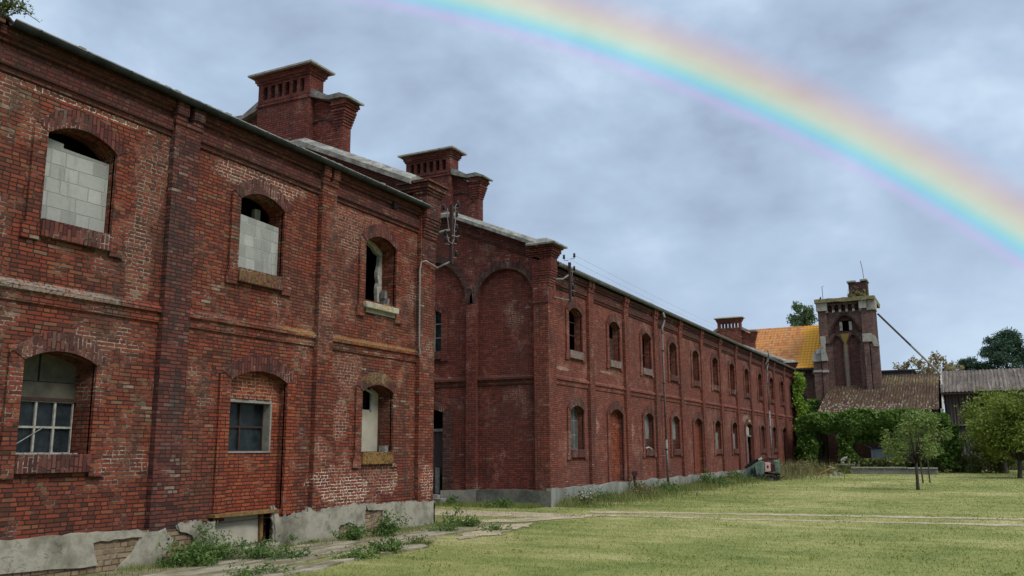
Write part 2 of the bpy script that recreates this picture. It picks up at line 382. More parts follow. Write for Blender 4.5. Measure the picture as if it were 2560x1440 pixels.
# ground
def lawn_color(s, blades=False):
    x, y, z = s.sep()[0:3]
    big = s.noise(.16, 5, .62); mid = s.noise(.9, 5, .65)
    mp = s.n('ShaderNodeMapping'); s.put(mp.inputs['Vector'], s.co()); mp.inputs['Rotation'].default_value = (0,0,R(12)); mp.inputs['Scale'].default_value = (1.9,.30,1)
    streak = s.noise(1., 5, .68, vec=mp.outputs[0])
    t = s.math('ADD', s.math('MULTIPLY', big, .6), s.math('ADD', s.math('MULTIPLY', mid, .25), s.math('MULTIPLY', streak, .36)))
    c = s.ramp(t, [(.48, (.095,.126,.032)), (.56, (.15,.170,.048)), (.63, (.215,.216,.074)), (.72, (.315,.295,.14))])
    f = s.noise(18 if not blades else 9, 4, .7)
    c = s.mix(s.math('MULTIPLY', s.step(f, .35, .7), .5 if blades else .3), c, s.mix(1., c, (1.2,1.15,1.1), 'MULTIPLY') if blades else s.mix(1., c, (.7,.75,.6), 'MULTIPLY'))
    return c
def ground_mat():
    s = NT('mown_lawn'); c = lawn_color(s)
    x, y, z = s.sep()[0:3]
    dn = s.noise(1.3, 6, .7)
    # worn strip of bare soil along the foot of the near wall
    m = s.math('MULTIPLY', s.step(s.math('ADD', y, s.math('MULTIPLY', s.math('SUBTRACT', dn, .5), 2.2)), 8.7, 9.5), s.step(s.math('ADD', x, s.math('MULTIPLY', dn, 3.)), 21., 17.5))
    c = s.mix(s.math('MULTIPLY', m, .9), c, s.ramp(s.noise(6, 5, .7), [(.3, (.12,.10,.06)), (.7, (.26,.22,.15))]))
    s.bump(s.noise(14, 5, .7), .6, .04)
    return s.done(c, .95)
M_ground = ground_mat()
def blade_mat():
    s = NT('grass_blades'); c = lawn_color(s, True)
    s.bsdf.inputs['Specular IOR Level'].default_value = .15
    return s.done(c, .8)
M_blade = blade_mat()
def dirt_mat():
    s = NT('dry_sandy_soil'); a = s.noise(2.2, 6, .7); b = s.noise(26, 3, .7)
    c = s.ramp(a, [(.3, (.17,.14,.085)), (.5, (.32,.26,.18)), (.68, (.42,.35,.26))])
    c = s.mix(s.math('MULTIPLY', s.step(b, .5, .7), .4), c, (.16,.12,.08)); s.bump(b, .5, .03)
    return s.done(c, .95)
M_dirt = dirt_mat()
def slab_mat():
    s = NT('cracked_pavement_slab'); a = s.noise(2.2, 6, .7)
    mp = s.n('ShaderNodeMapping'); s.put(mp.inputs['Vector'], s.co()); mp.inputs['Scale'].default_value = (1.1,4.0,1)
    b = s.noise(1., 6, .72, vec=mp.outputs[0])
    c = s.ramp(a, [(.3, (.15,.13,.095)), (.5, (.25,.22,.165)), (.7, (.36,.32,.25))])
    c = s.mix(s.math('MULTIPLY', s.step(b, .46, .58), .85), c, (.11,.10,.05)); s.bump(b, .7, .03)
    return s.done(c, .95)
M_slab = slab_mat()

def leaf_mat(name, c1, c2, c3=None, scale=2.5, trans=.25):
    s = NT(name)
    a = s.noise(scale, 3, .6); b = s.noise(scale*9, 2, .6)
    stops = [(.3, c1), (.6, c2)] + ([(.8, c3)] if c3 else [])
    c = s.ramp(s.math('ADD', s.math('MULTIPLY', a, .6), s.math('MULTIPLY', b, .42)), stops)
    s.put(s.bsdf.inputs['Base Color'], c); s.bsdf.inputs['Roughness'].default_value = .65
    tr = s.n('ShaderNodeBsdfTranslucent'); s.put(tr.inputs[0], c)
    mx = s.n('ShaderNodeMixShader'); mx.inputs[0].default_value = trans
    s.t.links.new(s.bsdf.outputs[0], mx.inputs[1]); s.t.links.new(tr.outputs[0], mx.inputs[2])
    s.t.links.new(mx.outputs[0], s.t.nodes['Material Output'].inputs[0])
    return s.m
M_leaf_vine = leaf_mat('vine_leaves', (.05,.095,.018), (.12,.21,.04), (.24,.34,.07))
M_leaf_ivy = leaf_mat('bright_ivy_leaves', (.07,.13,.015), (.17,.28,.03), (.26,.38,.05))
M_leaf_light = leaf_mat('light_green_leaves', (.09,.13,.022), (.17,.21,.035), (.26,.30,.07))
M_leaf_young = leaf_mat('dull_green_leaves', (.085,.13,.035), (.18,.235,.065), (.28,.33,.12))
M_leaf_bush = leaf_mat('bush_leaves', (.06,.08,.022), (.13,.155,.045), (.21,.22,.08))
M_leaf_con = leaf_mat('dark_conifer_needles', (.02,.045,.026), (.045,.085,.05), (.085,.13,.08), trans=.05)
M_leaf_pop = leaf_mat('poplar_leaves', (.06,.09,.04), (.12,.17,.085), (.24,.28,.18))
M_leaf_red = leaf_mat('bronzed_leaves', (.19,.11,.07), (.28,.25,.12), (.36,.33,.18))
M_leaf_weed = leaf_mat('weed_leaves', (.045,.085,.022), (.10,.165,.04), (.18,.25,.08), scale=5)
M_ivyish = leaf_mat('lawn_weed_leaves', (.16,.20,.05), (.24,.26,.08), (.32,.31,.13), scale=1.5, trans=.4)
M_rank = leaf_mat('rank_grass', (.115,.15,.04), (.185,.215,.065), (.26,.26,.11), scale=1.5)
M_leaf_dry = leaf_mat('dry_weed_stalks', (.11,.11,.045), (.20,.18,.08), (.30,.26,.14), scale=5)
M_bark = plain('grey_brown_bark', (.075,.065,.052), (.035,.03,.025), 9, bump=.5)

# ------------------------------------------------------------------ leaf clouds (numpy)
def leaf_object(name, P, size, mat, parent=None, seed=0, aspect=.5, flat=0., smin=.6, updir=None):
    g = np.random.default_rng(seed); n = len(P)
    if updir is None:
        a = g.normal(size=(n,3)); 
    else:
        a = g.normal(size=(n,3))*.45 + np.array(updir)
    a /= np.linalg.norm(a, axis=1)[:,None]
    b = g.normal(size=(n,3)); b[:,2] *= (1-flat); b -= (b*a).sum(1)[:,None]*a; b /= np.linalg.norm(b, axis=1)[:,None]
    sz = (size*(smin + (1.4-smin)*g.random(n)))[:,None]
    a = a*sz; b = b*sz*aspect
    V = np.empty((n,4,3), dtype=np.float32)
    V[:,0] = P - a*.5; V[:,1] = P + b*.5; V[:,2] = P + a*.5; V[:,3] = P - b*.5
    me = bpy.data.meshes.new(name)
    me.vertices.add(n*4); me.vertices.foreach_set('co', V.reshape(-1))
    me.loops.add(n*4); me.loops.foreach_set('vertex_index', np.arange(n*4, dtype=np.int32))
    me.polygons.add(n); me.polygons.foreach_set('loop_start', np.arange(0, n*4, 4, dtype=np.int32))
    me.polygons.foreach_set('loop_total', np.full(n, 4, dtype=np.int32))
    me.update(calc_edges=True); me.materials.append(mat)
    o = bpy.data.objects.new(name, me); col.objects.link(o)
    if parent is not None: attach(o, parent)
    return o
def blades_object(name, P, H, W, mat, seed=1, lean=.35, parent=None):
    g = np.random.default_rng(seed); n = len(P)
    an = g.random(n)*2*np.pi; d = np.stack([np.cos(an), np.sin(an), np.zeros(n)], 1)*(np.asarray(W)*.5).reshape(-1,1)
    tip = g.normal(size=(n,3))*lean; tip[:,2] = 1.; tip *= np.asarray(H).reshape(-1,1)*(.5+.9*g.random((n,1)))
    V = np.empty((n,3,3), dtype=np.float32); V[:,0] = P - d; V[:,1] = P + d; V[:,2] = P + tip
    me = bpy.data.meshes.new(name)
    me.vertices.add(n*3); me.vertices.foreach_set('co', V.reshape(-1))
    me.loops.add(n*3); me.loops.foreach_set('vertex_index', np.arange(n*3, dtype=np.int32))
    me.polygons.add(n); me.polygons.foreach_set('loop_start', np.arange(0, n*3, 3, dtype=np.int32))
    me.polygons.foreach_set('loop_total', np.full(n, 3, dtype=np.int32))
    me.update(calc_edges=True); me.materials.append(mat)
    o = bpy.data.objects.new(name, me); col.objects.link(o)
    if parent is not None: attach(o, parent)
    return o

# ------------------------------------------------------------------ wall helpers
PL = 10.71                                   # plane of the pilaster fronts of both facades
MF = lambda u, d, z: (u, PL - d, z)          # facade map: u along the wall, d outward
WD = -.11                                    # recessed wall plane
def arc_pts(l, r, zs, rise, n=10):           # from left to right springing
    if rise <= 0: return [(l, zs), (r, zs)]
    w = (r-l)/2; rad = (w*w + rise*rise)/(2*rise); cz = zs + rise - rad; a0 = math.asin(min(1, w/rad))
    if rise > w*.999: a0 = math.pi/2
    return [((l+r)/2 + rad*math.sin(-a0 + 2*a0*i/n), cz + rad*math.cos(-a0 + 2*a0*i/n)) for i in range(n+1)]
def wall_band(mb, M, u0, u1, z0, z1, d, ops, depth=.42):
    """ops: (l, r, zbottom, zspring, rise)"""
    cur = u0
    for (l, r, zb, zs, rise) in sorted(ops):
        mb.poly([M(cur,d,z0), M(l,d,z0), M(l,d,z1), M(cur,d,z1)])
        if zb > z0: mb.poly([M(l,d,z0), M(r,d,z0), M(r,d,zb), M(l,d,zb)])
        ap = arc_pts(l, r, zs, rise)
        mb.poly([M(l,d,z1)] + [M(a,d,b) for a, b in ap] + [M(r,d,z1)])
        zb0 = max(zb, z0)
        mb.poly([M(l,d,zb0), M(l,d-depth,zb0), M(l,d-depth,zs), M(l,d,zs)])
        mb.poly([M(r,d,zb0), M(r,d-depth,zb0), M(r,d-depth,zs), M(r,d,zs)])
        if zb >= z0: mb.poly([M(l,d,zb), M(r,d,zb), M(r,d-depth,zb), M(l,d-depth,zb)])
        for i in range(len(ap)-1):
            (a,b), (c,e) = ap[i], ap[i+1]
            mb.poly([M(a,d,b), M(c,d,e), M(c,d-depth,e), M(a,d-depth,b)])
        cur = r
    mb.poly([M(cur,d,z0), M(u1,d,z0), M(u1,d,z1), M(cur,d,z1)])
def surround(M, l, r, zb, zs, rise, base, proud=.05, jw=.2, ring=.27, foot=True, zfoot=None):
    mb = MB(); d0 = base - .03; d1 = base + proud
    zf = zb - .16 if zfoot is None else zfoot
    ap = arc_pts(l, r, zs, rise, 12); op = arc_pts(l-.14, r+.14, zs+.10, rise+ring-.13, 12)
    if foot: lo_l = [(l, zb-.30), (l-jw-.05, zb-.30), (l-jw-.05, zb-.10), (l-jw, zb-.10)]; lo_r = [(r+jw, zb-.10), (r+jw+.05, zb-.10), (r+jw+.05, zb-.30), (r, zb-.30)]
    else: lo_l = [(l, zf), (l-jw, zf)]; lo_r = [(r+jw, zf), (r, zf)]
    mb.prism(M, lo_l + [(l-jw, zs+.08), (l-.14, zs+.08)] + op + [(r+.14, zs+.08), (r+jw, zs+.08)] + lo_r + ap[::-1], d0, d1)
    return mb
def ring_mb(M, l, r, zs, rise, base, proud=.062, ring=.27):
    mb = MB(); d0 = base-.03; d1 = base+proud
    ip = arc_pts(l, r, zs, rise, 12)
    w = (r-l)/2; op = arc_pts(l-.16, r+.16, zs+.10, rise+ring-.10+.0, 12)
    mb.prism(M, ip + op[::-1], d0, d1)
    return mb
def rough(poly, step=.09, amp=.018):
    out = []; n = len(poly)
    for i in range(n):
        a = poly[i]; b = poly[(i+1) % n]; L = math.dist(a, b); k = max(1, min(60, int(L/step)))
        for j in range(k):
            t = j/k
            out.append((a[0]+(b[0]-a[0])*t + rnd.uniform(-amp, amp), a[1]+(b[1]-a[1])*t + rnd.uniform(-amp, amp)))
    return out
K = (PL-WD)/PL
def wx(x): return x*K
def wz(z): return 1.6 + (z-1.6)*K

def bars(M, l, r, z0, z1, d, nx, nz, t=.035, th=.03):
    mb = MB()
    for i in range(nx+1):
        u = l + (r-l)*i/nx; mb.mbox(M, max(l,u-t/2), min(r,u+t/2), d, d+th, z0, z1)
    for j in range(nz+1):
        z = z0 + (z1-z0)*j/nz; mb.mbox(M, l, r, d+.003, d+th-.003, max(z0,z-t/2), min(z1,z+t/2))
    return mb
def cornice(M, u0, u1, root, mat, z=6.5):
    z -= 6.5
    prof = [(WD,6.50),(-.075,6.52),(-.075,6.585),(-.04,6.60),(-.04,6.79),(-.095,6.81),(-.095,6.90),(-.045,6.915),(-.045,6.97),(.0,6.985),(.0,7.10),(-.3,7.10),(-.3,6.50)]
    MB().extr(M, [(d, a+z) for d, a in prof], u0, u1).build('cornice', mat, root)
def string_course(M, u0, u1, root, mat, base=WD):
    k = base - WD
    prof = [(WD,3.53),(-.08,3.55),(-.08,3.68),(-.035,3.70),(-.035,3.755),(WD,3.83),(-.2,3.83),(-.2,3.53)]
    MB().extr(M, [(d+k, a) for d, a in prof], u0, u1).build('string_course', mat, root)
def pilaster(M, a, b, root, mat, z0=.48, head=True):
    mb = MB(); mb.mbox(M, a, b, -.2, 0, z0, 6.72)
    if head:
        w = (b-a)*.36
        for (p, q) in ((a, a+w), (b-w, b)):
            mb.mbox(M, p-.01, q+.01, -.2, .03, 6.80, 6.88); mb.mbox(M, p-.02, q+.02, -.2, .06, 6.88, 7.08)
        mb.mbox(M, a-.02, b+.02, -.2, .02, 6.72, 6.80); mb.mbox(M, a+w, b-w, -.2, -.07, 6.80, 7.08)
    else: mb.mbox(M, a, b, -.2, 0, 6.72, 7.05)
    mb.build('pilaster', mat, root)
def gutter(u0, u1, root, mat, zc=7.14, dc=.10, r=.075, joints=.72):
    mb = MB(); n = 8; prof = []
    for i in range(n+1):
        a = math.pi + math.pi*i/n; prof.append((dc + r*math.cos(a), zc + r*math.sin(a)))
    for i in range(n, -1, -1):
        a = math.pi + math.pi*i/n; prof.append((dc + (r-.012)*math.cos(a), zc + .004 + (r-.012)*math.sin(a)))
    mb.extr(MF, prof, u0, u1)
    g = mb.build('gutter', mat, root, smooth=False)
    u = u0 + .35
    while u < u1:
        pr = [(dc + (r+.008)*math.cos(math.pi + math.pi*i/n), zc + .008 + (r+.008)*math.sin(math.pi + math.pi*i/n)) for i in range(n+1)]
        pr += [(dc + (r-.004)*math.cos(math.pi + math.pi*i/n), zc + .008 + (r-.004)*math.sin(math.pi + math.pi*i/n)) for i in range(n,-1,-1)]
        MB().extr(MF, pr, u, u+.03).build('gutter_joint', mat, g); u += joints
    MB().mbox(MF, u0+.01, u1-.01, dc+r-.012, dc+r+.006, zc, zc+.018).build('gutter_rim', M_concrete if mat is M_zinc else mat, g)
    return g
def corrugated(name, p00, p10, p01, p11, period, amp, mat, parent, thick=.03, nrm=None):
    """sheet from edge p00-p10 (across the ribs) to edge p01-p11"""
    p00, p10, p01, p11 = map(Vector, (p00, p10, p01, p11))
    n = max(2, int((p10-p00).length/period*6)); nr = nrm or (p10-p00).cross(p01-p00).normalized()
    if nr.z < 0 and nrm is None: nr = -nr
    mb = MB(); L = (p10-p00).length
    for layer in (0, 1):
        for i in range(n+1):
            t = i/n; h = nr*(amp*math.sin(2*math.pi*t*L/period) - thick*layer)
            mb.v.append(tuple(p00.lerp(p10, t) + h)); mb.v.append(tuple(p01.lerp(p11, t) + h))
    o = 2*(n+1)
    for i in range(n):
        a = 2*i; mb.f.append([a, a+2, a+3, a+1]); mb.f.append([o+a, o+a+1, o+a+3, o+a+2])
        mb.f.append([a, o+a, o+a+2, a+2]); mb.f.append([a+1, a+3, o+a+3, o+a+1])
    return mb.build(name, mat, parent, smooth=False)

def window_thing(root, M, l, r, zb, zs, rise, base=WD, mat=None, sill=True, foot=True, zfoot=None, jw=.2, sillmat=None):
    """raised brick surround = the window part; ring and sill are its pieces"""
    w = surround(M, l, r, zb, zs, rise, base, foot=foot, jw=jw, zfoot=zfoot).build('window', mat or M_brick, root)
    ring_mb(M, l, r, zs, rise, base).build('arch', M_soldier, w)
    if sill:
        mb = MB(); mb.mbox(M, l+.01, r-.01, base-.30, base+.09, zb-.24, zb+.004)
        mb.build('sill', sillmat or M_soldier, w, bevel=.01)
    return w
def void(w, M, l, r, z0, z1, d):   # dark sheet set well inside, stands for an unlit room
    mb = MB(); mb.mbox(M, l-.3, r+.3, d-1.6, d-1.55, z0-.2, z1+.3); return mb.build('room_shade_sheet', M_dark, w)

# ================================================================== BUILDING A (near)
A = thing('brick_factory', 'nearest red brick factory wing, its windows walled with breeze blocks under a dark zinc gutter', 'building', (12, PL, 0))
AX0, AX1 = -4.9, 17.06
WH = 1.10/2
up = [wx(7.75), wx(11.33), wx(14.875)]; lo = [wx(7.70), None, wx(14.86)]
extra = [wx(4.19), wx(.63), wx(-2.93)]
mb = MB()
l2 = (10.88, 12.25); bas = (10.62, 12.0)
lowops = [(c-.54, c+.54, 1.585, 2.80, .15) for c in (lo[0], lo[2])] + [(l2[0], l2[1], .62, 2.80, .17)] + [(c-.54, c+.54, 1.585, 2.80, .15) for c in extra]
upops = [(c-.55, c+.55, 4.69, 5.90, .19) for c in up+extra]
wall_band(mb, MF, AX0, AX1, .62, 3.7, WD, lowops)
wall_band(mb, MF, AX0, AX1, 3.7, 7.1, WD, upops, depth=.34)
wall_band(mb, MF, AX0, AX1, -.5, .62, WD, [(bas[0], bas[1], .10, .60, 0)], depth=.5)
mb.build('wall', M_brick, A)
# inner shell: back wall, end wall behind the camera, floors
mb = MB(); mb.box(AX0, 16.4, 19.0, 19.19, -.3, 7.1); mb.box(AX0, AX0+.3, 10.85, 19.0, -.3, 7.1); mb.build('rear_wall', M_brick, A)
MB().box(AX0+.3, 16.4, 11.3, 19.0, 3.45, 3.6).build('upper_floor', M_concdark, A)
mb = MB(); mb.box(AX0+.3, 16.45, 11.9, 11.95, -.3, 7.05); mb.build('room_blackout', M_dark, A)  # added black sheet, makes the rooms behind the windows dark
# pilasters
pil = [(-1.28,-.76),(2.27,2.79),(5.82,6.34),(9.35,9.87),(12.96,13.40),(16.45,17.06)]
for i, (a, b) in enumerate(pil): pilaster(MF, a, b, A, M_brick_pil if i < 4 else M_brick, head=(i < 5))
edges = [AX0] + [v for p in pil for v in p]
for i in range(0, len(edges)-1, 2):
    a, b = edges[i], edges[i+1]
    if b - a < .2: continue
    cornice(MF, a+.002, b-.002, A, M_mould); string_course(MF, a+.002, b-.002, A, M_lintelbrick)
# dark block for the shade of a putlog hole, last bay cornice
MB().mbox(MF, 15.36, 15.50, -.03, .004, 6.83, 6.96).build('vent_hole_shade', M_dark, A)
gutter(6.52, 16.56, A, M_zinc)
MB().mbox(MF, AX0, 6.45, -.3, .08, 7.08, 7.14).build('eaves_course', M_mould, A)
# roof: two slopes of corrugated tile
corrugated('roof', (AX0, 10.66, 7.19), (16.5, 10.66, 7.19), (AX0, 14.95, 8.62), (16.5, 14.95, 8.62), .21, .022, M_roofA, A)
corrugated('roof', (AX0, 19.25, 7.19), (16.5, 19.25, 7.19), (AX0, 14.95, 8.62), (16.5, 14.95, 8.62), .21, .022, M_roofA, A)
mb = MB()
for i in range(46):
    u = 6.7 + i*.214 + rnd.uniform(-.02,.02)
    if rnd.random() < .8: mb.mbox(MF, u, u+rnd.uniform(.07,.13), .0, .055, 7.17, 7.222+rnd.uniform(-.008,.022))
mb.build('tile_edge_mortar', M_cope, A)
# plinth of old brick with peeling render
mb = MB(); wall_band(mb, MF, AX0, AX1, -.5, .50, -.005, [(bas[0], bas[1], .10, .50, 0)], depth=.2); mb.build('plinth', M_buff, A)
ST = [[(-4.9,.53),(7.1,.55),(8.07,.55),(9.13,.53),(9.3,.46),(9.28,.40),(8.9,.42),(8.4,.41),(8.5,.1),(8.35,-.45),(-4.9,-.45)],
      [(9.24,.43),(9.62,.47),(9.78,.32),(9.55,.02),(9.40,-.45),(8.62,-.45),(8.80,.0),(9.04,.2)],
      [(9.84,.52),(10.3,.55),(10.36,.49),(10.6,.53),(10.6,-.45),(10.2,-.45),(10.28,.1),(10.14,.36),(9.9,.44)],
      [(11.90,.70),(12.0,.63),(12.06,.47),(12.2,.50),(12.30,.42),(12.42,.53),(12.8,.54),(12.78,.61),(12.88,.60),(12.95,.53),(13.22,.50),(13.26,.56),(14.1,.565),(14.2,.62),(14.28,.57),(14.55,.55),(14.5,.35),(14.56,.12),(14.4,.06),(14.25,.2),(14.0,.27),(13.75,.24),(13.7,.12),(13.8,.0),(13.4,-.04),(12.9,.05),(12.5,-.1),(12.0,-.45),(11.98,.3)],
      [(14.55,.55),(15.2,.55),(16.5,.52),(17.085,.48),(17.085,-.45),(15.9,-.45),(15.6,.08),(15.3,.12),(15.12,.05),(15.12,.44),(14.6,.46)]]
for i, p in enumerate(ST):
    sh = [4,3,2,4,5][i]
    q = rough(p, .1, .014) if i else rough(p[:-2] , .12, .012)[:-8] + p[-2:]
    if i == 4: q = [(min(a, 17.085), b) for a, b in q]
    MB().prism(MF, q, -.01, .032 + .002*i).build('render_patch', M_stucco, A)
    if i: MB().prism(MF, [(min(a_, 17.08), b_) for a_, b_ in rough([(a_+(.03 if k % 2 else -.035), b_+(.02 if b_ > .3 else -.02)) for k, (a_, b_) in enumerate(p)], .05, .022)], -.01, .012 + .001*i).build('under_render', M_concrete, A)
MB().box(17.03, 17.085, PL-.04, 19.2, -.45, .5).build('render_patch', M_stucco, A)
# basement opening: sheet metal board, rusty lintel, stone kerb
bw = MB().mbox(MF, bas[0]-.06, bas[1]+.02, -.12, .055, .585, .635).build('basement_window', M_rust, A)
mb = MB()
n = 10
for i in range(n):
    a = bas[0]+.02 + (11.72-bas[0])*i/n; b = bas[0]+.02 + (11.72-bas[0])*(i+1)/n
    f = lambda t: -.13 + .05*math.sin(math.pi*t)
    mb.poly([MF(a, f(i/n), .10+.012*i/n), MF(b, f((i+1)/n), .10+.012*(i+1)/n), MF(b, f((i+1)/n)-.02, .575), MF(a, f(i/n)-.02, .575)])
mb.build('boarding', M_board, bw, smooth=True)
MB().mbox(MF, 11.76, 11.82, -.16, -.10, .10, .58).build('iron_frame', M_rust, bw)
MB().mbox(MF, bas[0], bas[1], -.42, -.40, .08, .6).build('room_shade_sheet', M_dark, bw)  # black sheet painted in for the unlit basement
mb = MB(); mb.mbox(MF, 10.55, 11.55, -.15, .16, -.3, .085); mb.mbox(MF, 11.57, 12.02, -.15, .14, -.3, .095); mb.build('stone_kerb', M_stucco, bw, bevel=.02)

# upper windows 1,2: breeze-block infill
for k, (top, nm) in enumerate(((5.82, 0), (5.70, 1))):
    c = up[k]; l, r = c-.55, c+.55
    w = window_thing(A, MF, l, r, 4.69, 5.90, .19)
    mb = MB()
    if k == 0: mb.prism(MF, [(l+.01,4.69),(r-.01,4.69),(r-.01,5.78),(l+.34,5.80),(l+.34,5.86),(l+.01,5.88)], WD-.26, WD-.10)
    else: mb.prism(MF, [(l+.01,4.69),(r-.01,4.69),(r-.01,5.63),(l+.01,5.67)], WD-.24, WD-.08)
    mb.build('block_infill', M_block, w)
    if k == 1: MB().mbox(MF, r-.34, r-.2, WD-.44, WD-.36, 5.64, 5.95).build('frame', M_concrete, w)
# upper window 3: open, ragged plaster jamb, stone sill
c = up[2]; l, r = c-.55, c+.55
w = window_thing(A, MF, l, r, 4.62, 5.90, .19, sill=False)
mb = MB(); mb.mbox(MF, l-.06, r+.02, WD-.25, WD+.13, 4.50, 4.625); mb.build('sill', M_lichstone, w, bevel=.015)
MB().mbox(MF, l+.05, r-.02, WD-.02, WD+.05, 4.42, 4.50).build('sill_bed', M_concrete, w)
mb = MB(); mb.prism(MF, [(r+.02,4.62)] + [(r-.12-.05*rnd.random() + (.05 if k > 7 else 0), 4.62+.12*k) for k in range(1,11)] + [(r-.22,5.86),(r-.36,5.96),(c,6.03),(l+.2,5.98),(l,5.9),(l,6.2),(r+.02,6.2)], WD-.42, WD-.335); mb.build('plaster_jamb', M_white, w)
mb = MB(); mb.mbox(MF, r-.07, r+.01, WD-.34, WD-.12, 4.63, 4.86); mb.mbox(MF, r-.10, r+.01, WD-.30, WD-.18, 4.86, 5.03); mb.build('broken_stone', M_cope, w)
for c in extra:
    w = window_thing(A, MF, c-.55, c+.55, 4.69, 5.90, .19)
    MB().mbox(MF, c-.54, c+.54, WD-.30, WD-.16, 4.69, 5.8).build('block_infill', M_block, w)
# lower window 1
def glazed(w, M, l, r, zb, zt, d, nx, nz, fm, gm=None, t=.03, zoff=.02):
    MB().mbox(M, l, r, d-.03, d-.018, zb, zt).build('pane', gm or M_glass, w)
    bars(M, l, r, zb, zt, d-.01, nx, nz, t).build('glazing_bars', fm, w)
for c in [lo[0]] + extra:
    l, r = c-.54, c+.54
    w = window_thing(A, MF, l, r, 1.585, 2.80, .15)
    glazed(w, MF, l+.20, r-.04, 1.60, 2.30, WD-.34, 3, 2, M_white, t=.028)
    mb = MB(); mb.mbox(MF, l, r, WD-.42, WD-.30, 2.30, 2.345); mb.build('transom', M_rustwood, w)
    mb = MB(); mb.mbox(MF, l, r, WD-.46, WD-.36, 2.35, 2.56); mb.mbox(MF, l, l+.5, WD-.50, WD-.38, 2.57, 3.0); mb.mbox(MF, l+.53, r, WD-.50, WD-.38, 2.57, 3.0); mb.build('concrete_lintel', plain('damp_concrete', (.115,.105,.075), (.06,.055,.042), 4), w)
    mb = MB()
    for i in range(14):
        u = l + .02 + i*.073; z = 1.59; mb.mbox(MF, u, u+rnd.uniform(.05,.075), WD-.2, WD-.2+rnd.uniform(.02,.07), z, z+rnd.uniform(.006,.03))
    mb.build('mortar_crumbs', M_white, w)
    MB().tube([MF(l+.05, WD-.30, 1.62), MF(l+.62, WD-.31, 1.96)], .006, 5).build('loose_strip', M_white, w)
# lower bay 2: blocked door arch with a small window
l, r = l2
w = surround(MF, l, r, .6, 2.80, .17, WD, foot=False, zfoot=.52, jw=.24).build('blocked_doorway', M_brick_red, A, label='walled-up arched doorway with a small four-pane window')
ring_mb(MF, l, r, 2.80, .17, WD, ring=.3).build('arch', M_soldier, w)
wl, wr, wb, wt = 10.90, 12.02, 1.62, 2.44
mb = MB(); d = WD-.13
ap = arc_pts(l, r, 2.80, .17)
mb.poly([MF(l,d,.6), MF(r,d,.6), MF(r,d,wb), MF(l,d,wb)])
mb.poly([MF(l,d,wb), MF(wl,d,wb), MF(wl,d,wt), MF(l,d,wt)]); mb.poly([MF(wr,d,wb), MF(r,d,wb), MF(r,d,wt), MF(wr,d,wt)])
mb.poly([MF(l,d,wt), MF(r,d,wt)] + [MF(a,d,b) for a, b in ap[::-1]])
mb.mbox(MF, 10.95, 11.05, d-.01, d+.006, 2.50, 2.54)
mb.build('brick_infill', M_brick_red, w)
mb = MB(); mb.mbox(MF, wl-.02, wr+.02, d-.25, d+.012, wt-.005, wt+.045); mb.mbox(MF, wr-.0, wr+.04, d-.25, d+.008, wb, wt); mb.mbox(MF, wl-.02, wr+.04, d-.25, d+.02, wb-.03, wb)
mb.mbox(MF, wl-.025, wl, d-.25, d+.008, wb, wt); mb.build('cement_frame', M_concrete, w)
glazed(w, MF, wl, wr-.0, wb, wt, d-.17, 2, 2, M_rustwood, t=.03)
mb = MB()
for i in range(6): 
    u = wl + .08 + i*.17; mb.mbox(MF, u, u+.15, d-.02, d+.02+.008*(i%3), wt+.055, wt+.10+.004*(i%2))
mb.build('loose_bricks', M_brick_red, w)
# lower window 3: pale board with a dark hole
c = lo[2]; l, r = c-.54, c+.54
w = window_thing(A, MF, l, r, 1.585, 2.80, .15)
MB().prism(MF, [(l,1.6),(r,1.6),(r,2.95),(l+.84,2.95),(l+.84,2.46),(l,2.46)], WD-.38, WD-.345).build('boarding', M_board, w)
MB().mbox(MF, l, l+.86, WD-.50, WD-.47, 2.4, 3.0).build('gap_shade', M_dark, w)  # dark sheet stands for the shade behind the hole
MB().mbox(MF, l+.77, l+.84, WD-.345, WD-.32, 2.44, 2.93).build('frame', M_greyframe, w)
MB().tube([MF(l+.3,WD-.33,2.93), MF(l+.55,WD-.33,2.90), MF(r-.2,WD-.33,2.80)], .025, 6).build('arched_lath', M_board, w)
mb = MB(); mb.mbox(MF, r-.14, r-.02, WD-.2, WD-.05, 1.59, 1.72); mb.build('mortar_lump', M_cope, w)
# the added black sheet above, behind the openings, keeps the rooms dark

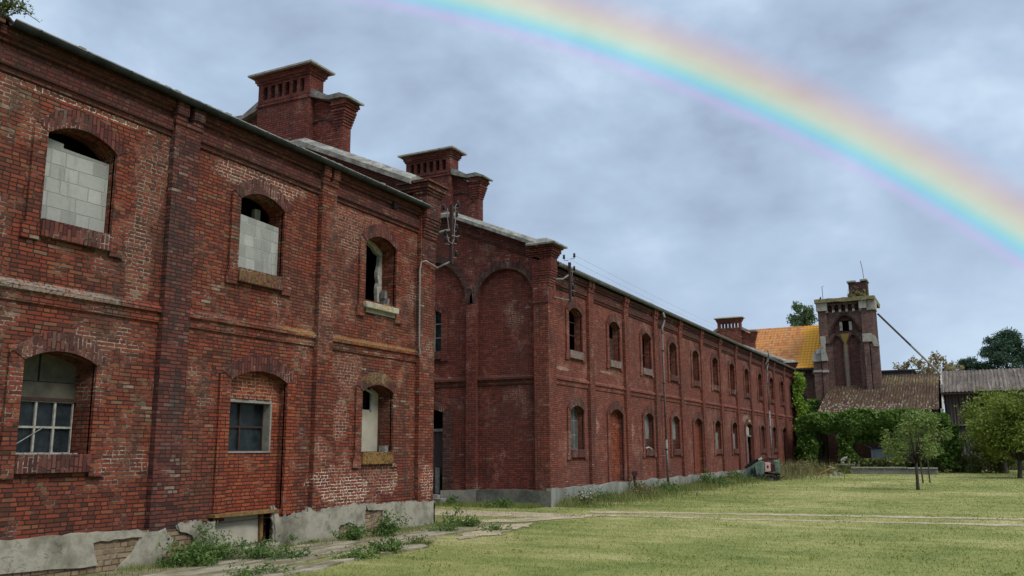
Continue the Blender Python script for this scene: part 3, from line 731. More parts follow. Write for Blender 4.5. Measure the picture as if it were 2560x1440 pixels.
# ---------------------------------------------------------------- gable ends
def top_line(pts):
    def f(y):
        for (a, za), (b, zb) in zip(pts, pts[1:]):
            if a <= y <= b: return za + (zb-za)*(y-a)/(b-a)
        return pts[0][1] if y < pts[0][0] else pts[-1][1]
    return f
YC = 14.97
def mirror(y): return 2*YC - y
def chimney(root, xn, th, zl, zt, mat, half=.86, zbase=8.6, shoulder=True, cw=.22):
    """stack with six vents at the apex, recessed shoulders each side ending in capped piers"""
    y0, y1 = YC+.12-half, YC+.12+half
    xa, xb = xn, xn+th
    mb = MB(); mb.box(xa, xb, y0, y1, zbase, zl)
    mb.box(xa-.03, xb+.03, y0-.03, y1+.03, zl-.10, zl-.03)
    mb.box(xa, xb, y0, y1, zl-.03, zl+.10)
    hz0, hz1 = zl+.10, zl+.46
    nh = 6; hw = .145; m = .12; pitch = (2*half-2*m)/nh; cur = y0
    for i in range(nh):
        c = y0 + m + pitch*(i+.5); mb.box(xa+.002, xb-.002, cur, c-hw/2, hz0, hz1); cur = c+hw/2
    mb.box(xa+.002, xb-.002, cur, y1, hz0, hz1)
    mb.box(xa, xb, y0, y1, hz1, hz1+.07)
    g = [(hz1+.07, hz1+.13, .035), (hz1+.13, hz1+.19, .07), (hz1+.19, hz1+.25, .08), (hz1+.25, zt-.10, .12)]
    for a, b, e in g: mb.box(xa-e, xb+e, y0-e, y1+e, a, b)
    st = mb.build('chimney', mat, root)
    mb = MB(); e = .21; zc = zt-.10
    # hipped stone slab
    o = [(xa-e,y0-e),(xb+e,y0-e),(xb+e,y1+e),(xa-e,y1+e)]; i2 = [(xa+.05,y0+.1),(xb-.05,y0+.1),(xb-.05,y1-.1),(xa+.05,y1-.1)]
    n = len(mb.v); mb.v += [(x,y,zc) for x,y in o] + [(x,y,zc+.05) for x,y in o] + [(x,y,zt+.05) for x,y in i2]
    mb.f += [[n+3,n+2,n+1,n]] + [[n+i,n+(i+1)%4,n+4+(i+1)%4,n+4+i] for i in range(4)] + [[n+4+i,n+4+(i+1)%4,n+8+(i+1)%4,n+8+i] for i in range(4)] + [[n+8,n+9,n+10,n+11]]
    mb.build('cap_stone', M_stonecap, st)
    # shoulders
    xs0, xs1 = xn+cw, xn+th
    for side in (1, -1):
        Y = (lambda y: y) if side == 1 else (lambda y: 2*(YC+.12)-y)
        ms = lambda u, d, z, Y=Y: (xs0 - d, Y(u), z)
        mb = MB(); p0 = y0 + .02; pe = 13.30
        mb.prism(ms, [(p0,zbase),(pe,zbase),(pe,zl-.42),(pe+.25,zl-.42),(p0,zl-.06)], 0, -(xs1-xs0))
        for k in range(6): mb.prism(ms, [(pe+.28,zl-.95+k*.07),(pe-.022*(k+1),zl-.95+k*.07),(pe-.022*(k+1),zl-.95+k*.07+.06),(pe+.28,zl-.95+k*.07+.06)], .02*(k+1), -(xs1-xs0)-.01*(k+1))
        for k, e in enumerate((.10,.14,.18)): mb.prism(ms, [(pe+.30,zl-.55+k*.06),(pe-e,zl-.55+k*.06),(pe-e,zl-.55+(k+1)*.06),(pe+.30,zl-.55+(k+1)*.06)], e*.7, -(xs1-xs0)-e*.7)
        mb.prism(ms, [(pe+.30,zl-.37),(pe-.14,zl-.37),(pe-.14,zl-.30),(pe+.30,zl-.30)], .12, -(xs1-xs0)-.15)
        sh = mb.build('shoulder_wall', mat, root)
        mb = MB(); mb.prism(ms, [(p0,zl-.07),(pe+.35,zl-.27),(pe-.02,zl-.27),(pe-.28,zl-.33),(pe-.28,zl-.28),(pe+.02,zl-.14),(pe+.36,zl-.15),(p0-.02,zl+.16)], .17, -(xs1-xs0)-.17)
        mb.build('coping', M_cope, sh)
        # blind arch recess edge moulding
        ap = arc_pts(13.45, y0-.02+.35, zl-1.05, .34, 8); ring = [(u, z) for u, z in ap] + [(u, z+.07) for u, z in ap[::-1]]
        MB().prism(ms, ring, .035, -.01).build('blind_arch', M_brick_dark, sh)

def coping_line(root, xa, xb, top, t=.2, over=.17, mat=None, ends=True):
    mb = MB(); P = top
    for (a, za), (b, zb) in zip(P, P[1:]):
        xm = (xa+xb)/2; n = len(mb.v)
        sec = [(xa-over, 0), (xa-over, t*.45), (xa+.05, t), (xb-.05, t), (xb+over, t*.45), (xb+over, 0)]
        mb.v += [(x, a, za+h) for x, h in sec] + [(x, b, zb+h) for x, h in sec]; k = len(sec)
        for i in range(k): j = (i+1)%k; mb.f.append([n+i, n+j, n+k+j, n+k+i])
        mb.f.append([n+i for i in range(k)]); mb.f.append([n+k+i for i in range(k)][::-1])
    return mb.build('coping', mat or M_cope, root)
def kneeler(root, xa, xb, mat, stone=True, zt=7.62, side=1):
    Y = (lambda y: y) if side == 1 else mirror
    mb = MB()
    def bx(x0,x1,y0,y1,z0,z1): mb.box(x0, x1, Y(y0), Y(y1), z0, z1)
    bx(xa-.01, xb+.01, 10.70, 11.2, 5.9, 6.42)
    for k in range(7): bx(xa-.01-.004*k, xb+.01+.004*k, 10.69-.016*(k+1), 11.2, 6.42+.075*k, 6.42+.075*k+.062); bx(xa+.0, xb, 10.70-.016*k, 11.2, 6.42+.075*k+.062, 6.42+.075*(k+1))
    bx(xa-.02, xb+.02, 10.585, 11.25, 6.945, zt-.32)
    for k, e in enumerate((.03,.06,.10,.10,.15)): bx(xa-.02-e, xb+.02+e, 10.585-e, 11.35, zt-.32+.065*k, zt-.32+.065*k+.056)
    bx(xa-.03, xb+.03, 10.56, 11.3, zt-.32, zt+.0)
    o = mb.build('kneeler', mat, root)
    if stone:
        mb = MB(); z = zt
        n = len(mb.v); e = .26
        q = [(xa-e,10.34),(xb+e,10.34),(xb+e,11.3),(xa-e,11.3)]; i2 = [(xa+.02,10.75),(xb-.02,10.75),(xb-.02,11.3),(xa+.02,11.3)]
        mb.v += [(x,Y(y),z) for x,y in q] + [(x,Y(y),z+.05) for x,y in q] + [(x,Y(y),z+.25) for x,y in i2]
        mb.f += [[n+3,n+2,n+1,n]] + [[n+i,n+(i+1)%4,n+4+(i+1)%4,n+4+i] for i in range(4)] + [[n+4+i,n+4+(i+1)%4,n+8+(i+1)%4,n+8+i] for i in range(4)] + [[n+8,n+9,n+10,n+11]]
        mb.build('kneeler_stone', M_cope, o)
    return o
# A end gable (inner face is what shows above the roof)
xa, xb = 16.50, 17.06
topA = [(10.95,7.66),(14.30,9.16),(mirror(14.30)+.2,9.16),(mirror(10.95),7.66)]
MX = lambda u, d, z: (xa - d, u, z)
mb = MB(); mb.prism(MX, [(10.83,-.3),(19.1,-.3),(19.1,7.6)] + [p for p in topA[::-1]] + [(10.95,7.5),(10.83,7.5)], 0, -(xb-xa-.003)); G = mb.build('gable_wall', M_brick_gable, A)
def rake_bands(root, M, tops, offs, mat):
    for (o0, o1, pr, d0) in offs:
        mb = MB()
        for (a, za), (b, zb) in zip(tops, tops[1:]):
            mb.prism(M, [(a,za-o1),(b,zb-o1),(b,zb-o0),(a,za-o0)], d0, pr)
        mb.build('rake_moulding', mat, root)
rake_bands(G, MX, topA, [(0,.07,.11,-.02),(.07,.14,.08,-.02),(.14,.36,.05,-.02),(.42,.49,.03,-.02)], M_mould)
coping_line(G, xa, xb, [(topA[0][0]-.02, topA[0][1])] + topA[1:], t=.27, over=.2)
kneeler(G, xa, xb, M_brick_pil, stone=False, zt=7.74); kneeler(G, xa, xb, M_brick_pil, stone=False, zt=7.74, side=-1)
chimney(A, 16.55, .55, 10.62, 11.46, M_brick_gable)

# ================================================================== BUILDING B
B = thing('brick_factory', 'long farther red brick factory wing with twelve bays and a blind-arched gable end', 'building', (23.31, PL, 0))
BX0, BX1 = 23.31, 65.3
cxb = [25.28,28.73,32.20,35.64,39.10,42.56,46.03,49.45,52.95,56.42,59.9,63.45]
cw_ = [wx(c) for c in cxb]
# the two facades share a scale: centre of each opening on the recessed wall plane
doors = {1: .66, 4: .66, 7: .86, 10: .66}
mb = MB(); lowops = []; upops = []
for i, c in enumerate(cw_):
    upops.append((c-.54, c+.54, 4.66, 5.86, .18))
    if i in doors: lowops.append((c-doors[i], c+doors[i], .55, 2.78, .2 if i != 7 else .22))
    else: lowops.append((c-.54, c+.54, 1.62, 2.79, .18))
wall_band(mb, MF, BX0+.01, BX1, .5, 3.7, WD, lowops, depth=.24); wall_band(mb, MF, BX0+.01, BX1, 3.7, 7.1, WD, upops, depth=.24)
mb.poly([MF(BX0+.01,WD,-.5), MF(BX1,WD,-.5), MF(BX1,WD,.5), MF(BX0+.01,WD,.5)])
mb.build('wall', M_brick_b, B)
mb = MB(); mb.box(BX0+.4, BX1, 19.0, 19.19, -.3, 7.1); mb.box(BX1-.3, BX1, 10.85, 19.0, -.3, 7.1); mb.build('rear_wall', M_brick_b, B)
MB().box(BX0+.5, BX1-.3, 11.3, 19.0, 3.45, 3.6).build('upper_floor', M_concdark, B)
MB().box(BX0+.5, BX1-.3, 11.9, 11.95, -.3, 7.05).build('room_blackout', M_dark, B)  # black sheet added behind the openings of B to darken them
pr = [26.93,30.34,33.77,37.22,40.66,44.12,47.6,51.05,54.6,58.05,61.55]
pilb = [(BX0+.006, BX0+.56)] + [(p-.42, p) for p in pr] + [(64.8, BX1)]
for i, (a, b) in enumerate(pilb): pilaster(MF, a, b, B, M_brick_pilb, z0=.5, head=(0 < i < 12))
for i in range(len(pilb)-1):
    a, b = pilb[i][1], pilb[i+1][0]
    cornice(MF, a+.002, b-.002, B, M_mould, z=6.46); string_course(MF, a+.002, b-.002, B, M_brick_b)
gutter(BX0+.5, BX1-.4, B, M_zinclight, zc=7.16, joints=1.5)
corrugated('roof', (BX0+.3, 10.60, 7.22), (BX1-.3, 10.60, 7.22), (BX0+.3, 14.95, 8.62), (BX1-.3, 14.95, 8.62), .21, .022, M_roofA, B)
corrugated('roof', (BX0+.3, 19.25, 7.2), (BX1-.3, 19.25, 7.2), (BX0+.3, 14.95, 8.62), (BX1-.3, 14.95, 8.62), .21, .022, M_roofA, B)
# concrete base with an uneven top
xs = [BX0-.02]; 
while xs[-1] < BX1: xs.append(xs[-1] + rnd.uniform(.35, 1.1))
xs[-1] = BX1
topz = []
for k, x in enumerate(xs):
    topz.append(.50 + .004*(x-23)*.2 + rnd.uniform(-.03, .05))
mb = MB(); mb.prism(MF, [(xs[0],-.5)] + [(xs[-1],-.5)] + [(x, z) for x, z in zip(xs[::-1], topz[::-1])], -.12, .035); mb.build('plinth', M_concB, B)
# openings of B
def block_up(w, M, l, r, zb, zs, rise, d, mat, th=.1, name='brick_infill'):
    ap = arc_pts(l, r, zs, rise); mb = MB(); mb.prism(M, [(l,zb),(r,zb)] + ap[::-1], d-th, d); return mb.build(name, mat, w)
for i, c in enumerate(cw_):
    l, r = c-.54, c+.54; dp = WD - .5*10.8/c
    w = window_thing(B, MF, l, r, 4.66, 5.86, .18, mat=M_brick_b, sillmat=M_sillB if i in (0,1,2) else None)
    # remains of frames and iron bars in the dark openings
    mb = MB(); mb.mbox(MF, l, l+.05, dp-.05, dp, 4.67, 5.95)
    if i not in (1,): mb.mbox(MF, c-.02, c+.02, dp-.04, dp, 4.67, 6.0); mb.mbox(MF, l, r, dp-.03, dp-.005, 5.2, 5.23)
    if i % 3 == 0: mb.mbox(MF, l, r, dp-.03, dp-.005, 5.62, 5.65)
    mb.build('frame', M_greyframe if i in (7,9,10) else M_rustwood, w)
    if i == 1: block_up(w, MF, l, r, 4.66, 5.5, 0, WD-.20, M_brick_dark)
    if i in (3, 5): MB().mbox(MF, c-.1, c+.12, dp-.03, dp+.01, 4.67, 4.86).build('broken_pane', M_milk, w)
    if i in (7, 8, 10): MB().mbox(MF, l+.05, c-.02, dp-.03, dp-.02, 4.7, 5.8).build('pane', M_milk, w)
    # lower
    if i in doors:
        l, r = c-doors[i], c+doors[i]; rise = .2 if i != 7 else .22
        w = surround(MF, l, r, .6, 2.78, rise, WD, foot=False, zfoot=.5, jw=.22).build('blocked_doorway' if i != 7 else 'doorway', M_brick_b, B)
        ring_mb(MF, l, r, 2.78, rise, WD, ring=.3).build('arch', M_soldier, w)
        if i != 7: block_up(w, MF, l, r, .5, 2.78, rise, WD-.14, M_brick_red if i < 10 else M_brick_dark)
        else:
            block_up(w, MF, l, r, .5, 1.9, .0, WD-.22, brick_mat('rough_brown_infill', [(0.,(.03,.02,.016)),(.5,(.08,.05,.035)),(1.,(.15,.11,.08))], mort_bias=.05))
            mb = MB(); mb.mbox(MF, l, r, WD-.2, WD-.02, 2.28, 2.36); mb.mbox(MF, l-.02, l+.1, WD-.1, WD+.07, .5, 2.4); mb.mbox(MF, r-.1, r+.02, WD-.1, WD+.07, .5, 2.4); mb.build('frame', M_greyframe, w)
            mb = MB(); mb.prism(MF, [(l+.1,2.36),(c+.35,2.36)] + arc_pts(l+.1, c+.35, 2.72, .16, 6)[::-1], WD-.10, WD-.07); mb.build('white_panel', M_white, w)
            mb = MB(); mb.mbox(MF, c-.18, c+.14, WD-.05, WD+.09, 3.06, 3.2); mb.build('keystone', M_lichstone, w, bevel=.02)
    else:
        w = window_thing(B, MF, l, r, 1.62, 2.79, .18, mat=M_brick_b)
        if i == 0:
            MB().mbox(MF, l, r, dp-.02, dp, 1.63, 2.95).build('pane', glass_mat('dusty_grey_glass', (.045,.052,.05), .3), w)
            bars(MF, l, r, 1.63, 2.95, dp+.004, 4, 3, .014, .012).build('glazing_bars', M_white, w)
            MB().tube([MF(l+.16, WD-.1, 1.63), MF(l+.16, WD-.1, 1.86)], .065, 10).build('white_can', M_white, w)
        elif i in (2, 3):
            MB().mbox(MF, l, r, dp-.02, dp, 2.02, 2.95).build('boarding', M_milk, w)
            MB().mbox(MF, l, r, dp-.02, dp, 1.63, 2.02).build('brick_infill', M_brick_dark, w)
            if i == 2: MB().tube([MF(l+.15,WD+.0,1.66), MF(l+.4,WD+.04,1.69), MF(l+.6,WD+.05,1.65), MF(l+.78,WD+.05,1.6)], .03, 6).build('white_rag', M_white, w)
        elif i in (5, 6):
            MB().mbox(MF, l, r, dp-.03, dp, 1.63, 2.4).build('boarding', M_milk, w)
            MB().mbox(MF, l+.27, l+.33, dp, dp+.04, 1.63, 2.7).build('frame', M_white if i == 6 else M_greyframe, w)
        else:
            block_up(w, MF, l, r, 1.63, 2.79, .17, dp, M_brick_dark)
# gable end facing the camera
ME = lambda u, d, z: (BX0 - d, u, z)
topB = [(10.95,7.58),(14.05,8.88),(mirror(14.05),8.88),(mirror(10.95),7.58)]
TB = top_line(topB)
mb = MB()
wall_band(mb, ME, 10.80, 19.15, .30, 3.6, -.12, [(YC-.62, YC+.62, .30, 2.78, .1)], depth=.3)
wall_band(mb, ME, 10.80, 19.15, 3.6, 7.5, -.12, [(YC-.53, YC+.53, 4.66, 5.86, .18)], depth=.3)
mb.poly([ME(10.9,-.12,7.5)] + [ME(19.0,-.12,7.5)] + [ME(a,-.12,b) for a, b in topB[::-1]])
mb.poly([ME(10.80,-.12,-.4), ME(19.15,-.12,-.4), ME(19.15,-.12,.3), ME(10.80,-.12,.3)])
mb.prism(ME, [(10.83,7.05),(19.1,7.05),(19.1,7.5)] + topB[::-1] + [(10.83,7.5)], -.125, -.42)
G = mb.build('gable_wall', M_brick_gable, B)
arches = [(11.18,13.14),(13.49,16.45),(16.80,18.76)]; SP = 6.08
prv = 10.71
for (l, r) in arches + [None]*0:
    pass
segs = [10.712] + [v for a in arches for v in a] + [19.19]
for i in range(0, len(segs), 2):
    a, b = segs[i], segs[i+1]
    mb = MB(); pts = [(a,.42),(b,.42),(b,TB(b))] + [(y, z) for y, z in topB[::-1] if a < y < b] + [(a,TB(a))]
    mb.prism(ME, pts, -.12, 0.); mb.build('pier', M_brick_pilb if i == 0 else M_brick_gable, G)
for (l, r) in arches:
    ap = arc_pts(l, r, SP, (r-l)/2, 20)
    pts = ap + [(r,TB(r)+.0)] + [(y, z) for y, z in topB[::-1] if l < y < r] + [(l,TB(l))]
    MB().prism(ME, pts, -.12, 0.).build('blind_arch', M_brick_gable, G)
    e = .23; op = arc_pts(l-e, r+e, SP, (r-l)/2+e, 20)
    MB().prism(ME, ap + op[::-1], -.01, .012).build('arch', brick_mat('arch_ring_brick', PALD, soldier=True, stain_amt=.4, mortar_hi=(.2,.16,.13)) if l < 12 else M_brick_dark, G)
    if not (13 < l < 14): string_course(ME, l, r, G, M_mould, base=-.12)
    else:
        string_course(ME, l, r, G, M_mould, base=-.12)
rake_bands(G, ME, topB, [(0,.07,.13,-.02),(.07,.14,.09,-.02),(.14,.34,.055,-.02),(.34,.40,.03,-.02)], M_mould)
coping_line(G, BX0-.02, BX0+.42, topB, t=.24, over=.2)
kneeler(G, BX0-.01, BX0+.42, M_brick_gable, stone=True, zt=7.62); kneeler(G, BX0-.01, BX0+.42, M_brick_gable, stone=True, zt=7.62, side=-1)
mb = MB(); mb.prism(ME, [(10.69,-.4),(13.12,-.4),(13.12,.47),(11.9,.50),(10.69,.46)], -.12, .03); mb.build('plinth', M_concdark, G)
mb = MB(); mb.prism(ME, [(13.12,-.4),(YC-.62,-.4),(YC-.62,.43),(13.6,.45),(13.12,.49)], -.12, .034); mb.prism(ME, [(YC+.62,-.4),(19.2,-.4),(19.2,.46),(YC+.62,.44)], -.12, .034); mb.build('plinth', M_concrete, G)
mb = MB(); mb.box(BX0-.15, BX0+.3, YC-.6, YC+.6, -.2, .30); mb.build('doorstep', M_concrete, G)
w = window_thing(G, ME, YC-.53, YC+.53, 4.66, 5.86, .18, base=-.12, mat=M_brick_gable)
glazed(w, ME, YC-.53, YC+.53, 4.68, 6.0, -.30, 3, 3, M_white, t=.03)
w = surround(ME, YC-.62, YC+.62, .42, 2.78, .1, -.12, foot=False, zfoot=.42, jw=.30).build('doorway', M_brick_dark, G)
ring_mb(ME, YC-.62, YC+.62, 2.78, .1, -.12).build('arch', M_soldier, w)
mb = MB()
for k in range(6): mb.mbox(ME, YC-.61+k*.203, YC-.61+k*.203+.196, -.36, -.32, .9 if k == 0 else .34, 2.2)
mb.build('plank_door', plain('grey_violet_planks', (.05,.04,.045), (.03,.022,.028), 3, aniso=(1,8,1)), w)
MB().mbox(ME, YC-.62, YC+.62, -.36, -.26, 2.2, 2.28).build('transom', M_greyframe, w)
MB().mbox(ME, YC-.40, YC-.25, -.30, -.26, .30, 1.1).build('loose_plank', M_greyframe, w)
MB().box(BX0+.9, BX0+.92, YC-1.3, YC+1.3, .2, 6.2).build('room_shade_sheet', M_dark, w)  # dark sheet in place of the unlit space behind door and window
chimney(B, 23.52, .52, 10.52, 11.36, M_brick_gable)
# far gable end of B
xa, xb = 64.86, 65.3
MX2 = lambda u, d, z: (xa - d, u, z)
mb = MB(); mb.prism(MX2, [(10.83,6.9),(19.1,6.9),(19.1,7.5)] + topB[::-1] + [(10.83,7.5)], 0, -.44); G2 = mb.build('gable_wall', M_brick_b, B)
rake_bands(G2, MX2, topB, [(0,.07,.11,-.02),(.07,.3,.06,-.02)], M_mould)
coping_line(G2, xa, xb, topB, t=.24, over=.2)
kneeler(G2, xa, xb, M_brick_b, True, 7.62); kneeler(G2, xa, xb, M_brick_b, True, 7.62, side=-1)
chimney(B, 64.88, .42, 10.34, 11.24, M_brick_b)
# downpipes
def downpipe(u, mat1, mat2, lower=2.0):
    p = MB().tube([MF(u-.12,.10,7.08), MF(u-.02,.14,6.9), MF(u-.02,.12,6.75), MF(u-.14,.06,6.45), MF(u-.16,.06,6.2)], .045, 8).build('downpipe', mat1, B, smooth=True)
    MB().tube([MF(u-.16,.06,6.2), MF(u-.16,.06,lower)], .04, 8).build('pipe_section', mat2, p, smooth=True)
    MB().tube([MF(u-.14,.06,lower), MF(u-.12,.06,.75)], .045, 8).build('pipe_section', mat1, p, smooth=True)
    MB().tube([MF(u-.12,.06,.75), MF(u-.12,.06,.15)], .05, 8).build('pipe_shoe', M_iron, p, smooth=True)
    for z in (1.6, 2.9, 4.2, 5.5): MB().mbox(MF, u-.22, u-.10, -.0, .11, z, z+.03).build('pipe_bracket', M_iron, p)
downpipe(34.35, M_pipe, M_pipered); downpipe(55.3, M_pipe, M_pipered, 3.9)
mb = MB(); mb.mbox(MF, 33.25, 33.65, -.4, -.1, 7.28, 7.36); mb.build('roof_vent', M_iron, B)

# ------------------------------------------------------------------ conduit on A and the two wire masts
c = MB().tube([(16.37,PL-.03,3.68),(16.40,PL-.04,3.76),(16.36,PL-.04,3.9),(16.35,PL-.04,5.62),(16.40,PL-.05,5.80),(16.55,PL-.06,5.86),(17.04,PL-.08,5.78)], .02, 8).build('cable_conduit', M_pipe, A, smooth=True)
for z in (4.1,4.7,5.3): MB().mbox(MF, 16.31,16.39,-.0,.045,z,z+.025).build('conduit_clip', M_iron, c)
def mast(x, y, z0, z1, label, arms, ins, loops=False, ang=0):
    t = thing('wire_mast', label, 'wire mast', (x, y, z0), 'iron masts with porcelain insulators')
    MB().box(x-.04, x+.04, y-.035, y+.035, z0, z1).build('post', M_iron, t)
    for (p, q, r0) in arms: MB().tube([p, q], r0, 8).build('bracket_arm', M_greyframe, t, smooth=True)
    for (dx, dy, z) in ins:
        MB().tube([(x+(dx*.2), y+dy*.2, z-.10), (x+dx, y+dy, z-.09), (x+dx, y+dy, z-.02)], .011, 6).build('hook', M_cable, t)
        MB().tube([(x+dx, y+dy, z-.06), (x+dx, y+dy, z-.03), (x+dx, y+dy, z+.02), (x+dx, y+dy, z+.05), (x+dx, y+dy, z+.09)], [.02,.045,.03,.042,.01], 8).build('insulator', M_porc, t, smooth=True)
    return t
t = mast(17.30, 10.42, 5.92, 7.32, 'rusty iron wire mast beside the near corner of the closest brick wing', [((17.06,10.72,6.62),(17.30,10.44,6.73),.035), ((17.06,10.68,5.78),(17.30,10.42,5.97),.02)],
         [(.12,-.10,7.36),(.13,-.06,7.12),(-.10,.16,7.26),(.13,-.06,6.80),(-.13,.08,6.62),(.13,-.06,6.50),(-.13,.08,6.46),(.13,-.06,6.16)])
MB().tube([(17.42,10.3,7.42),(17.36,10.36,7.30),(17.38,10.36,7.0),(17.33,10.36,6.7),(17.34,10.37,6.5),(17.26,10.38,6.37),(17.18,10.42,6.42),(17.16,10.46,6.58)], .012, 6).build('cable', M_cable, t)
MB().tube([(17.24,10.5,7.25),(17.22,10.48,7.0),(17.24,10.46,6.75)], .011, 6).build('cable', M_cable, t)
MB().tube([(17.22,10.36,6.56),(17.4,10.33,6.57),(17.46,10.3,6.60)], .012, 6).build('cable', M_cable, t)
t = mast(24.40, 10.46, 6.05, 7.28, 'dark iron wire mast above the first window of the farther wing', [((23.70,10.70,6.66),(24.10,10.56,6.72),.035),((24.10,10.56,6.72),(24.38,10.50,6.88),.03),((23.75,10.72,6.12),(24.38,10.48,6.10),.022)],
         [(.10,-.12,7.50),(-.10,.14,7.44),(.12,-.10,7.10),(.12,-.06,6.72),(.12,-.06,6.50),(.12,-.06,6.28)])
MB().tube([(24.48,10.40,7.0),(24.46,10.42,6.8),(24.50,10.4,6.6)], .010, 6).build('cable', M_cable, t)
# thin overhead wires running along the eaves of B
for k, (dz, dy) in enumerate(((7.52,10.34),(7.46,10.60),(7.12,10.36))):
    pts = [(24.5 + 31*i/14, dy - .02*i, dz - .0 - .35*math.sin(math.pi*i/14)*.6 + (.1*i/14)) for i in range(15)]
    tag(MB().tube(pts, .0028, 4).build('overhead_wire', M_cable), ('lowest', 'middle', 'highest')[2-k] + ' of the thin wires running from the mast along the eaves', 'wire', 'overhead wires along the eaves')
t = thing('wire_bracket', 'small pale forked wire bracket under the gutter near the far end of the long wing', 'bracket', (54.9, PL, 7))
MB().tube([(54.9,PL-.05,6.7),(55.1,PL-.25,7.1),(55.5,PL-.3,7.6)], .03, 6).build('rod', M_cable, t); MB().tube([(55.1,PL-.25,7.1),(54.5,PL-.3,7.5)], .03, 6).build('rod', M_cable, t)

# ================================================================== ORANGE ROOF HALL and TOWER
O = thing('brick_hall', 'brown brick hall with an orange tiled roof streaked with yellow lichen behind the long wing', 'building', (70, 14, 0))
ye = 9.50
mb = MB(); mb.box(69.6, 78.4, ye+.05, 24, -.3, 7.5); mb.build('wall', M_brick_tower, O)
corrugated('roof', (69.0, ye-.0, 7.58), (69.0, 24, 7.58), (74.0, ye, 11.42), (74.0, 24, 11.42), .25, .014, M_orange, O)
corrugated('roof', (79.0, ye-.0, 7.58), (79.0, 24, 7.58), (74.0, ye, 11.42), (74.0, 24, 11.42), .25, .014, M_orange, O)
for i in range(8): MB().box(69.25, 69.6, ye+.35+i*.75, ye+.55+i*.75, 7.1, 7.35).build('eaves_bracket', M_towerstone, O)
MB().box(68.92, 69.04, ye+.1, 24, 7.42, 7.54).build('gutter', M_zinc, O)
MT = lambda u, d, z: (69.6 - d, u, z)
ap = arc_pts(10.5, 12.7, 4.6, 1.1, 12); op = arc_pts(10.3, 12.9, 4.6, 1.3, 12)
MB().prism(MT, ap + op[::-1], -.01, .08).build('blind_arch', M_brick_dark, O)
MB().tube([(69.2,9.95,7.4),(69.3,9.82,7.0),(69.3,9.72,.1)], .05, 8).build('downpipe', M_pipe, O)

T = thing('brick_tower', 'square brown brick tower with arched panels, pale stone corners and a mossy top', 'tower', (71, 7.4, 0))
TL, TR = 9.22, 5.55       # y of left and right edges of the body
MTw = lambda u, d, z: (69.25 - d*(1.6 if d > 0 else 1), u, z)
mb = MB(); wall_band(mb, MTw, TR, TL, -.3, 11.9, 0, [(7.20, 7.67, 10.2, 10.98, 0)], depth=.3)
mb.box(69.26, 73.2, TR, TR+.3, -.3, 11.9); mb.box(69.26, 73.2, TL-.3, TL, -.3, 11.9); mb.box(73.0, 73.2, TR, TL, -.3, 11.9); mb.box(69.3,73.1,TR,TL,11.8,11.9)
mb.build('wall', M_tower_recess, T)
MB().box(70.3,70.35,6.9,8.0,9.8,11.4).build('room_shade_sheet', M_dark, T)  # dark sheet for the unlit inside of the tower window
# front layer with big pointed arch and two lancets
def pointed(l, r, zs, rise, n=8):
    c = (l+r)/2; L = []
    w = (r-l)/2
    for i in range(n+1):
        t = i/n; L.append((l + w*(1-math.cos(t*math.pi/2))*1.0 if False else l + w*t, zs + rise*math.sin(t*math.pi/2)**.85))
    return L + [(2*c-a, b) for a, b in L[::-1][1:]]
la, ra = 6.30, 8.62
big = pointed(la, ra, 9.75, 1.60)
mb = MB(); mb.prism(MTw, big + [(ra, 11.72), (la, 11.72)], 0, .14)
mb.prism(MTw, [(TR,4.0),(la,4.0),(la,11.72),(TR,11.72)], 0, .14); mb.prism(MTw, [(ra,4.0),(TL,4.0),(TL,11.72),(ra,11.72)], 0, .14)
mb.build('arched_panel', M_brick_tower, T)
def lichen_strip():
    s = NT('lichen_streaked_render'); z = s.sep()[2]
    m = s.step(s.math('ADD', z, s.math('MULTIPLY', s.math('SUBTRACT', s.noise(5, 4, .7), .5), 1.5)), 8.6, 9.7)
    return s.done(s.mix(s.math('MULTIPLY', m, .85), s.ramp(s.noise(3, 4, .6), [(.3, (.12,.095,.08)), (.7, (.17,.14,.115))]), (.20,.135,.02)), .9)
lan = [(6.58,7.36),(7.71,8.46)]
mb = MB(); mb.prism(MTw, [(la,4.4),(lan[0][0],4.4)] + pointed(*lan[0], 9.25, .62) + [(lan[0][1],4.4),(lan[1][0],4.4)] + pointed(*lan[1], 9.25, .62) + [(lan[1][1],4.4),(ra,4.4),(ra,10.02),(la,10.02)], 0, .07)
mb.build('lancet_panel', M_brick_tower, T)
for (a, b) in lan:
    ip = pointed(a, b, 9.25, .62); oq = pointed(a-.1, b+.1, 9.27, .76); MB().prism(MTw, ip + oq[::-1], .05, .11).build('lancet_edge_shade', M_brick_dark, T)  # dark bands stand for the shadow along the lancet edges
ip = pointed(la, ra, 9.75, 1.6); oq = pointed(la-.12, ra+.12, 9.77, 1.75); MB().prism(MTw, ip + oq[::-1], .12, .19).build('pointed_edge_shade', M_brick_dark, T)  # dark band painted in as the shadow of the big arch edge
MB().prism(MTw, [(7.43,4.5),(7.64,4.5),(7.64,9.2),(7.84,10.0),(7.24,10.0),(7.43,9.2)], .03, .085).build('lichen_strip', lichen_strip(), T)
each('window_jamb', M_towerstone, T, MTw, [(7.67, 7.86, 0, .05, 10.25, 10.9), (7.0, 7.20, 0, .05, 10.25, 10.9)])
MB().mbox(MTw, 7.1, 7.78, 0, .09, 10.98, 11.08).build('window_lintel', M_rustwood, T)
